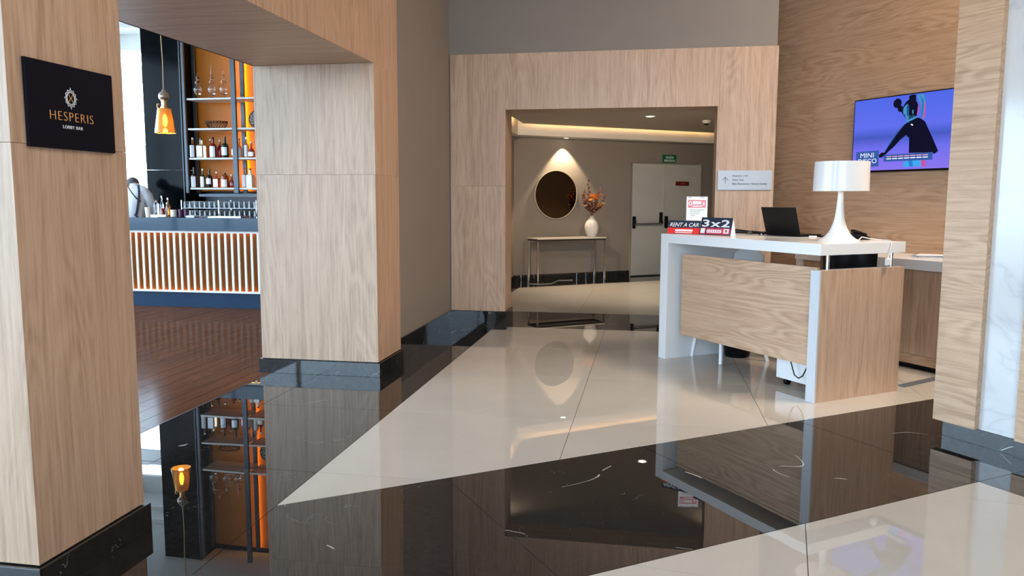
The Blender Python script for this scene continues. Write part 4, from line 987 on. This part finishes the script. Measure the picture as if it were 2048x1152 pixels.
bottle('bulbous red liqueur bottle beside the steel post on the lowest shelf', -6.225, 11.02, z1, 0.20, 0.050, 'flask', redliq, cream_cup)
bottle('narrow white-labelled bottle with a red cap, lowest shelf right bay', -5.998, 10.98, z1, 0.30, 0.034, 'round', pale_liq, red, paper, (0.04, 0.64))
bottle('wide patterned white bottle, rightmost visible on the lowest shelf', -5.905, 10.99, z1, 0.29, 0.052, 'square', ceramic, redliq, paper, (0.04, 0.62))
# apothecary jars on the highest shelf
jl = ['clear glass apothecary jar with pointed lid, left one on the top shelf', 'tallest clear apothecary jar with stacked finial lid, middle of the top shelf', 'clear apothecary jar with onion lid beside the steel post on the top shelf']
for k, (xx, h) in enumerate(((-6.72, 0.40), (-6.49, 0.55), (-6.30, 0.46))):
    t = thing('apothecary_jar', jl[k], 'jar', (xx, 11.02, 2.868), 0, 'apothecary jars on the top shelf')
    MB().lathe([(0.045, 0), (0.045, 0.008), (0.012, 0.03), (0.012, 0.045), (0.05, 0.08), (0.066, 0.13), (0.06, 0.18), (0.03, 0.21), (0.036, 0.22), (0.033, 0.22), (0.027, 0.21), (0.056, 0.18), (0.062, 0.13), (0.046, 0.085), (0, 0.06)], 20).build('jar_bowl', glass, t)
    MB().lathe([(0.038, 0.221), (0.034, 0.25), (0.012, 0.28), (0.026, 0.30), (0.03, 0.32), (0.01, 0.345), (0.014, 0.36), (0.004, h-0.02), (0, h)], 16).build('jar_lid', glass, t)
# wrought basket
bs = thing('wire_basket', 'dark wrought wire bowl on the third shelf behind the bar', 'basket', (-6.44, 11.03, 2.43))
q = MB(); rr = random.Random(4)
for k in range(20):
    t0 = 2*PI*k/20
    q.tube([(0.12*math.cos(t0), 0.08*math.sin(t0), 0.003), (0.15*math.cos(t0+0.1), 0.10*math.sin(t0+0.1), 0.05), (0.17*math.cos(t0+0.3), 0.11*math.sin(t0+0.3), 0.08), (0.16*math.cos(t0+0.5), 0.105*math.sin(t0+0.5), 0.10), (0.14*math.cos(t0+0.4), 0.09*math.sin(t0+0.4), 0.085)], 0.0045, 5)
q.build('scrolls', bronze_wire, bs)
MB().tube([(0.17*math.cos(2*PI*k/28), 0.11*math.sin(2*PI*k/28), 0.10) for k in range(28)], 0.006, 6, True).build('rim_ring', bronze_wire, bs)
MB().tube([(0.12*math.cos(2*PI*k/28), 0.08*math.sin(2*PI*k/28), 0.006) for k in range(28)], 0.006, 6, True).build('base_ring', bronze_wire, bs)
dp = thing('carved_disc', 'round dark carved disc standing on the third shelf at right', 'ornament', (-5.80, 11.05, 2.43))
q = MB(); q.lathe([(0, 0), (0.12, 0), (0.13, 0.01), (0.12, 0.02), (0, 0.02)], 32); bmesh.ops.transform(q.bm, matrix=Matrix.Translation((0, 0.0, 0.131)) @ rot, verts=q.bm.verts); q.build('plate', bronze_wire, dp)
q = MB()
for k in range(10):
    t0 = 2*PI*k/10; q.tube([(0.03*math.cos(t0), -0.022, 0.131+0.03*math.sin(t0)), (0.07*math.cos(t0+0.4), -0.024, 0.131+0.07*math.sin(t0+0.4)), (0.10*math.cos(t0), -0.022, 0.131+0.10*math.sin(t0))], 0.006, 5)
q.build('carving', shelf_white, dp)

# pendant lamp
pl_ = thing('pendant_lamp', 'amber glass pendant lamp on a gold cord above the bar', 'lamp', (-6.15, 9.3, 2.22))
MB().lathe([(0.125, 0), (0.128, 0.004), (0.083, 0.30), (0.078, 0.31), (0.03, 0.315), (0.03, 0.310), (0.075, 0.305), (0.122, 0.004), (0.125, 0)], 32, cap=False).build('lamp_shade', amber_glass, pl_)
MB().lathe([(0, 0.09), (0.018, 0.10), (0.030, 0.14), (0.028, 0.18), (0.014, 0.23), (0, 0.235)], 20).build('bulb', bulb_glow, pl_)
MB().lathe([(0, 0.31), (0.045, 0.31), (0.045, 0.33), (0.032, 0.34), (0.032, 0.40), (0.038, 0.405), (0.038, 0.415), (0.02, 0.42), (0, 0.42)], 20).build('brass_collar', brass, pl_)
MB().lathe([(0.0, 0.40), (0.03, 0.405), (0.06, 0.435), (0.066, 0.465), (0.055, 0.50), (0.025, 0.525), (0.012, 0.56), (0, 0.57)], 24).build('glass_knob', plain('smoky_knob', (0.35, 0.27, 0.2), 0.08, 0.6), pl_)
MB().tube([(-0.07, 0, 0.31), (-0.10, 0, 0.33), (-0.095, 0, 0.37), (-0.075, 0, 0.375), (-0.07, 0, 0.35)], 0.006, 6).build('side_hook', brass, pl_)
MB().tube([(0, 0, 0.56), (0.006, 0, 0.9), (-0.006, 0, 1.3), (0.004, 0, 1.8), (0, 0, 2.18)], 0.006, 8).build('cord', cord_gold, pl_)
pt = bpy.data.lights.new('pendant_bulb', 'POINT'); pt.energy = 12; pt.color = (1, 0.62, 0.25); pt.shadow_soft_size = 0.03
po = bpy.data.objects.new('pendant_bulb', pt); po.location = (-6.15, 9.3, 2.26); COL.objects.link(po)

# things on the bar top
zt = 1.148
def cup(name, label, x, y, r0, r1, h, mat, cat='cup', group=None, z=zt):
    t = tag(MB().lathe([(0, 0), (r0, 0), (r1, h), (r1*0.93, h), (r0*0.9, 0.005), (0, 0.005)], 20).build(name, mat, None, loc=(x, y, z)), label, cat, group); return t
cup('paper_cup', 'cream paper cup standing in front of the bartender', -6.483, 9.35, 0.030, 0.043, 0.125, cream_cup)
tr = thing('garnish_tray', 'low white tray holding small bottles on the bar top', 'tray', (-6.31, 9.38, zt))
q = MB(); q.box(-0.11, 0.11, -0.08, 0.08, 0, 0.006); 
for (a, b, c, d) in ((-0.11, 0.11, -0.08, -0.072), (-0.11, 0.11, 0.072, 0.08), (-0.11, -0.102, -0.072, 0.072), (0.102, 0.11, -0.072, 0.072)): q.box(a, b, c, d, 0.006, 0.03)
q.build('tray_shell', white_lac, tr)
zt2 = zt+0.0065
def smallb(label, x, y, z, h, r, gm, cm, kd='round', grp='small bottles on the bar top'): return bottle(label, x, y, z, h, r, kd, gm, cm, None, group=grp)
smallb('clear jar with a cork stopper on the bar tray, leftmost', -6.375, 9.37, zt2, 0.21, 0.033, glass, cork, 'jar')
smallb('tallest clear pourer bottle in the middle of the bar tray', -6.315, 9.40, zt2, 0.27, 0.024, glass, steel)
smallb('small red syrup bottle at the front of the bar tray', -6.275, 9.35, zt2, 0.12, 0.028, redliq, white_lac, 'jar')
smallb('clear syrup bottle with white cap on the bar tray', -6.245, 9.40, zt2, 0.18, 0.022, glass, white_lac)
smallb('amber oil bottle with steel spout right of the tray', -6.18, 9.33, zt, 0.25, 0.028, whisky, steel)
cup('ceramic_pot', 'round off-white pot on the bar right of the amber oil bottle', -6.105, 9.33, 0.040, 0.038, 0.095, cream_cup, 'pot')
cup('metal_cup', 'plum and silver cup on the bar, left of the two', -6.02, 9.35, 0.026, 0.030, 0.10, purple_cup, 'cup', 'plum cups on the bar')
cup('metal_cup', 'plum and silver cup on the bar, right of the two', -5.955, 9.37, 0.026, 0.030, 0.10, purple_cup, 'cup', 'plum cups on the bar')
nk = thing('napkin_stack', 'flat stack of white napkins on the bar beside the plum cups', 'napkins', (-5.87, 9.38, zt))
MB().box(-0.06, 0.06, -0.06, 0.06, 0, 0.02, 0.003).build('napkins', paper, nk)
mt_ = tag(MB().box(-0.13, 0.13, -0.10, 0.10, 0, 0.006, 0.002).build('bar_mat', black_matt, None, loc=(-6.03, 9.16, zt)), 'flat black rubber bar mat at the front edge of the bar', 'mat')
t2 = thing('steel_tray', 'shallow steel tray along the rear edge of the bar top', 'tray', (-5.55, 9.60, zt))
MB().box(-0.30, 0.30, -0.12, 0.12, 0, 0.012, 0.003).build('tray_shell', steel, t2)

# ================================================================ the bartender
def skinmesh(name, mat, parent, joints, bones, root=0, sub=2):
    me = bpy.data.meshes.new(name); me.from_pydata([j[0] for j in joints], bones, [])
    o = bpy.data.objects.new(name, me); COL.objects.link(o); o.parent = parent; me.materials.append(mat)
    o.modifiers.new('skin', 'SKIN')
    if not me.skin_vertices: me.attributes
    sv = me.skin_vertices[0].data if me.skin_vertices else None
    o.modifiers['skin'].use_smooth_shade = True
    if sv:
        for k, j in enumerate(joints):
            r = j[1]; sv[k].radius = r if isinstance(r, tuple) else (r, r); sv[k].use_root = (k == root)
    s = o.modifiers.new('sub', 'SUBSURF'); s.levels = sub; s.render_levels = sub
    return o
P0 = Vector((-7.50, 10.42, 0))
pe = thing('person', 'bartender in a pale grey shirt and black apron bending behind the bar', 'person', P0)
def J(x, y, z, r): return ((x, y, z), r)
jo = [J(0.03, 0, 0.98, (0.15, 0.11)), J(0.03, 0.02, 1.14, (0.13, 0.095)), J(0.03, 0.05, 1.34, (0.155, 0.105)), J(0.02, 0.10, 1.47, (0.09, 0.065)), J(-0.04, 0.16, 1.545, 0.055), J(-0.085, 0.20, 1.575, (0.07, 0.085)), J(-0.12, 0.24, 1.62, (0.075, 0.085)),
      J(-0.14, 0.06, 1.44, 0.045), J(-0.22, 0.12, 1.25, 0.046), J(-0.16, 0.33, 1.12, 0.034), J(-0.10, 0.42, 1.09, 0.028),
      J(0.18, 0.06, 1.44, 0.045), J(0.25, 0.16, 1.24, 0.046), J(0.14, 0.36, 1.12, 0.034), J(0.07, 0.43, 1.09, 0.028),
      J(-0.06, 0.0, 0.92, 0.095), J(-0.08, 0.02, 0.50, 0.06), J(-0.08, 0, 0.08, 0.042), J(-0.08, 0.14, 0.035, 0.035),
      J(0.12, 0.0, 0.92, 0.095), J(0.14, 0.02, 0.50, 0.06), J(0.14, 0, 0.08, 0.042), J(0.14, 0.14, 0.035, 0.035)]
bo = [(0, 1), (1, 2), (2, 3), (3, 4), (4, 5), (5, 6), (3, 7), (7, 8), (8, 9), (9, 10), (3, 11), (11, 12), (12, 13), (13, 14), (0, 15), (15, 16), (16, 17), (17, 18), (0, 19), (19, 20), (20, 21), (21, 22)]
skinmesh('body', skin, pe, jo, bo)
def hand(cx, cy, cz, s):
    for k in range(5):
        a = -0.5+k*0.25; L_ = (0.035, 0.06, 0.07, 0.065, 0.05)[k]
        q = MB(); b0 = Vector((cx-0.03+k*0.015, cy, cz)); d = Vector((math.sin(a), 1, -0.25)).normalized()
        q.tube([b0, b0+d*L_*0.5, b0+d*L_+Vector((0, 0, -0.015))], [0.009, 0.0085, 0.006], 8); q.build('finger', skin, pe)
hand(-0.10, 0.45, 1.085, 1); hand(0.07, 0.46, 1.085, -1)
def loft(name, mat, parent, rings, seg=28, wr=0.0, seed=1):
    q = MB(); vs3 = []; fs3 = []; rg = random.Random(seed)
    for i, (cx, cy, cz, rx, ry, tl) in enumerate(rings):
        for k in range(seg):
            t = 2*PI*k/seg; f = 1+wr*math.sin(k*5.3+i*1.1)*math.sin(i*0.9+k*0.7)
            vs3.append((cx+rx*f*math.cos(t), cy+ry*f*math.sin(t), cz+tl*math.sin(t)))
    for i in range(len(rings)-1):
        for k in range(seg):
            k2 = (k+1) % seg; fs3.append((i*seg+k, i*seg+k2, (i+1)*seg+k2, (i+1)*seg+k))
    fs3 += [tuple(range(seg-1, -1, -1)), tuple((len(rings)-1)*seg+k for k in range(seg))]
    q._add(vs3, fs3, True); return q.build(name, mat, parent)
shirt = loft('shirt', shirt_m, pe, [(0.04, 0, 1.06, 0.14, 0.115, 0), (0.045, 0, 1.12, 0.165, 0.135, 0), (0.04, 0.005, 1.18, 0.178, 0.15, 0), (0.035, 0.01, 1.27, 0.190, 0.155, 0.01), (0.03, 0.03, 1.37, 0.200, 0.155, 0.03), (0.03, 0.06, 1.45, 0.205, 0.145, 0.04), (0.025, 0.09, 1.505, 0.190, 0.12, 0.04), (0.015, 0.11, 1.545, 0.150, 0.09, 0.03), (-0.01, 0.13, 1.568, 0.09, 0.06, 0.02), (-0.03, 0.145, 1.582, 0.066, 0.058, 0.0), (-0.055, 0.165, 1.605, 0.060, 0.055, 0.0)], wr=0.035)
for s, sd in ((-1, 3), (1, 4)):
    q = MB(); x0_ = 0.02+s*0.165
    q.tube([(x0_-s*0.02, 0.06, 1.49), (x0_+s*0.03, 0.07, 1.42), (x0_+s*0.05, 0.11, 1.31), (0.02+s*0.225, 0.17, 1.22), (0.02+s*0.18, 0.27, 1.16)], [0.075, 0.085, 0.078, 0.068, 0.055], 16); q.build('sleeve', shirt_m, pe)
q = MB(); q.tube([(-0.03+0.062*math.cos(t), 0.15+0.058*math.sin(t), 1.572+0.012*math.cos(t)) for t in [2*PI*k/20 for k in range(20)]], 0.015, 8, True); q.build('collar', shirt_m, pe)
hr = MB()
for i in range(10):
    pass
q = MB(); vsh = []; fsh = []; NS, NR = 24, 10
for i in range(NR):
    ph_ = PI*0.70*i/(NR-1)
    for k in range(NS):
        t = 2*PI*k/NS; vsh.append(Vector((0.085*math.sin(ph_)*math.cos(t), 0.105*math.sin(ph_)*math.sin(t), 0.095*math.cos(ph_))))
for i in range(NR-1):
    for k in range(NS):
        k2 = (k+1) % NS; fsh.append((i*NS+k, i*NS+k2, (i+1)*NS+k2, (i+1)*NS+k))
q._add(vsh, fsh, True); bmesh.ops.remove_doubles(q.bm, verts=q.bm.verts, dist=1e-4)
bmesh.ops.transform(q.bm, matrix=Matrix.Translation((-0.11, 0.215, 1.605)) @ Matrix.Rotation(0.35, 4, 'X'), verts=q.bm.verts); q.build('hair', hair_m, pe)
for s in (-1, 1): q = MB(); q.lathe([(0, -0.012), (0.018, -0.006), (0.02, 0.012), (0.012, 0.03), (0, 0.034)], 10); q.build('ear', skin, pe, loc=(-0.11+s*0.085, 0.215, 1.585))
q = MB(); q.lathe([(0, -0.02), (0.014, -0.012), (0.009, 0.02), (0, 0.03)], 10); q.build('nose', skin, pe, loc=(-0.12, 0.325, 1.59))
loft('trousers', apron_m, pe, [(-0.07, 0.0, 0.10, 0.07, 0.075, 0), (-0.07, 0.01, 0.5, 0.085, 0.09, 0), (-0.055, 0.0, 0.85, 0.105, 0.12, 0), (0.03, 0.0, 0.97, 0.17, 0.13, 0), (0.035, 0, 1.09, 0.15, 0.125, 0)])
loft('trouser_leg', apron_m, pe, [(0.14, 0.0, 0.10, 0.07, 0.075, 0), (0.14, 0.01, 0.5, 0.085, 0.09, 0), (0.11, 0.0, 0.88, 0.10, 0.12, 0), (0.09, 0, 0.96, 0.09, 0.11, 0)])
q = MB()
q.ribbon([(-0.035, -0.02, 1.585), (0.03, -0.075, 1.53), (0.09, -0.10, 1.47), (0.15, -0.105, 1.40), (0.19, -0.07, 1.35), (0.225, 0.0, 1.31)], (0, -1, 0), 0.014, 0.012)
q.build('apron_strap', apron_m, pe)
q = MB(); q.ribbon([(0.12, 0.02, 1.575), (0.165, -0.03, 1.52), (0.188, -0.065, 1.44), (0.188, -0.09, 1.34), (0.180, -0.11, 1.24), (0.165, -0.115, 1.17), (0.13, -0.13, 1.10)], (0.5, -0.9, 0), 0.030, 0.012); q.build('apron_strap', apron_m, pe)
q = MB(); q.tube([(0.03+0.165*math.cos(t), 0.14*math.sin(t), 1.10+0.015*math.sin(3*t)) for t in [2*PI*k/28 for k in range(28)]], 0.014, 8, True); q.build('apron_tie', apron_m, pe)
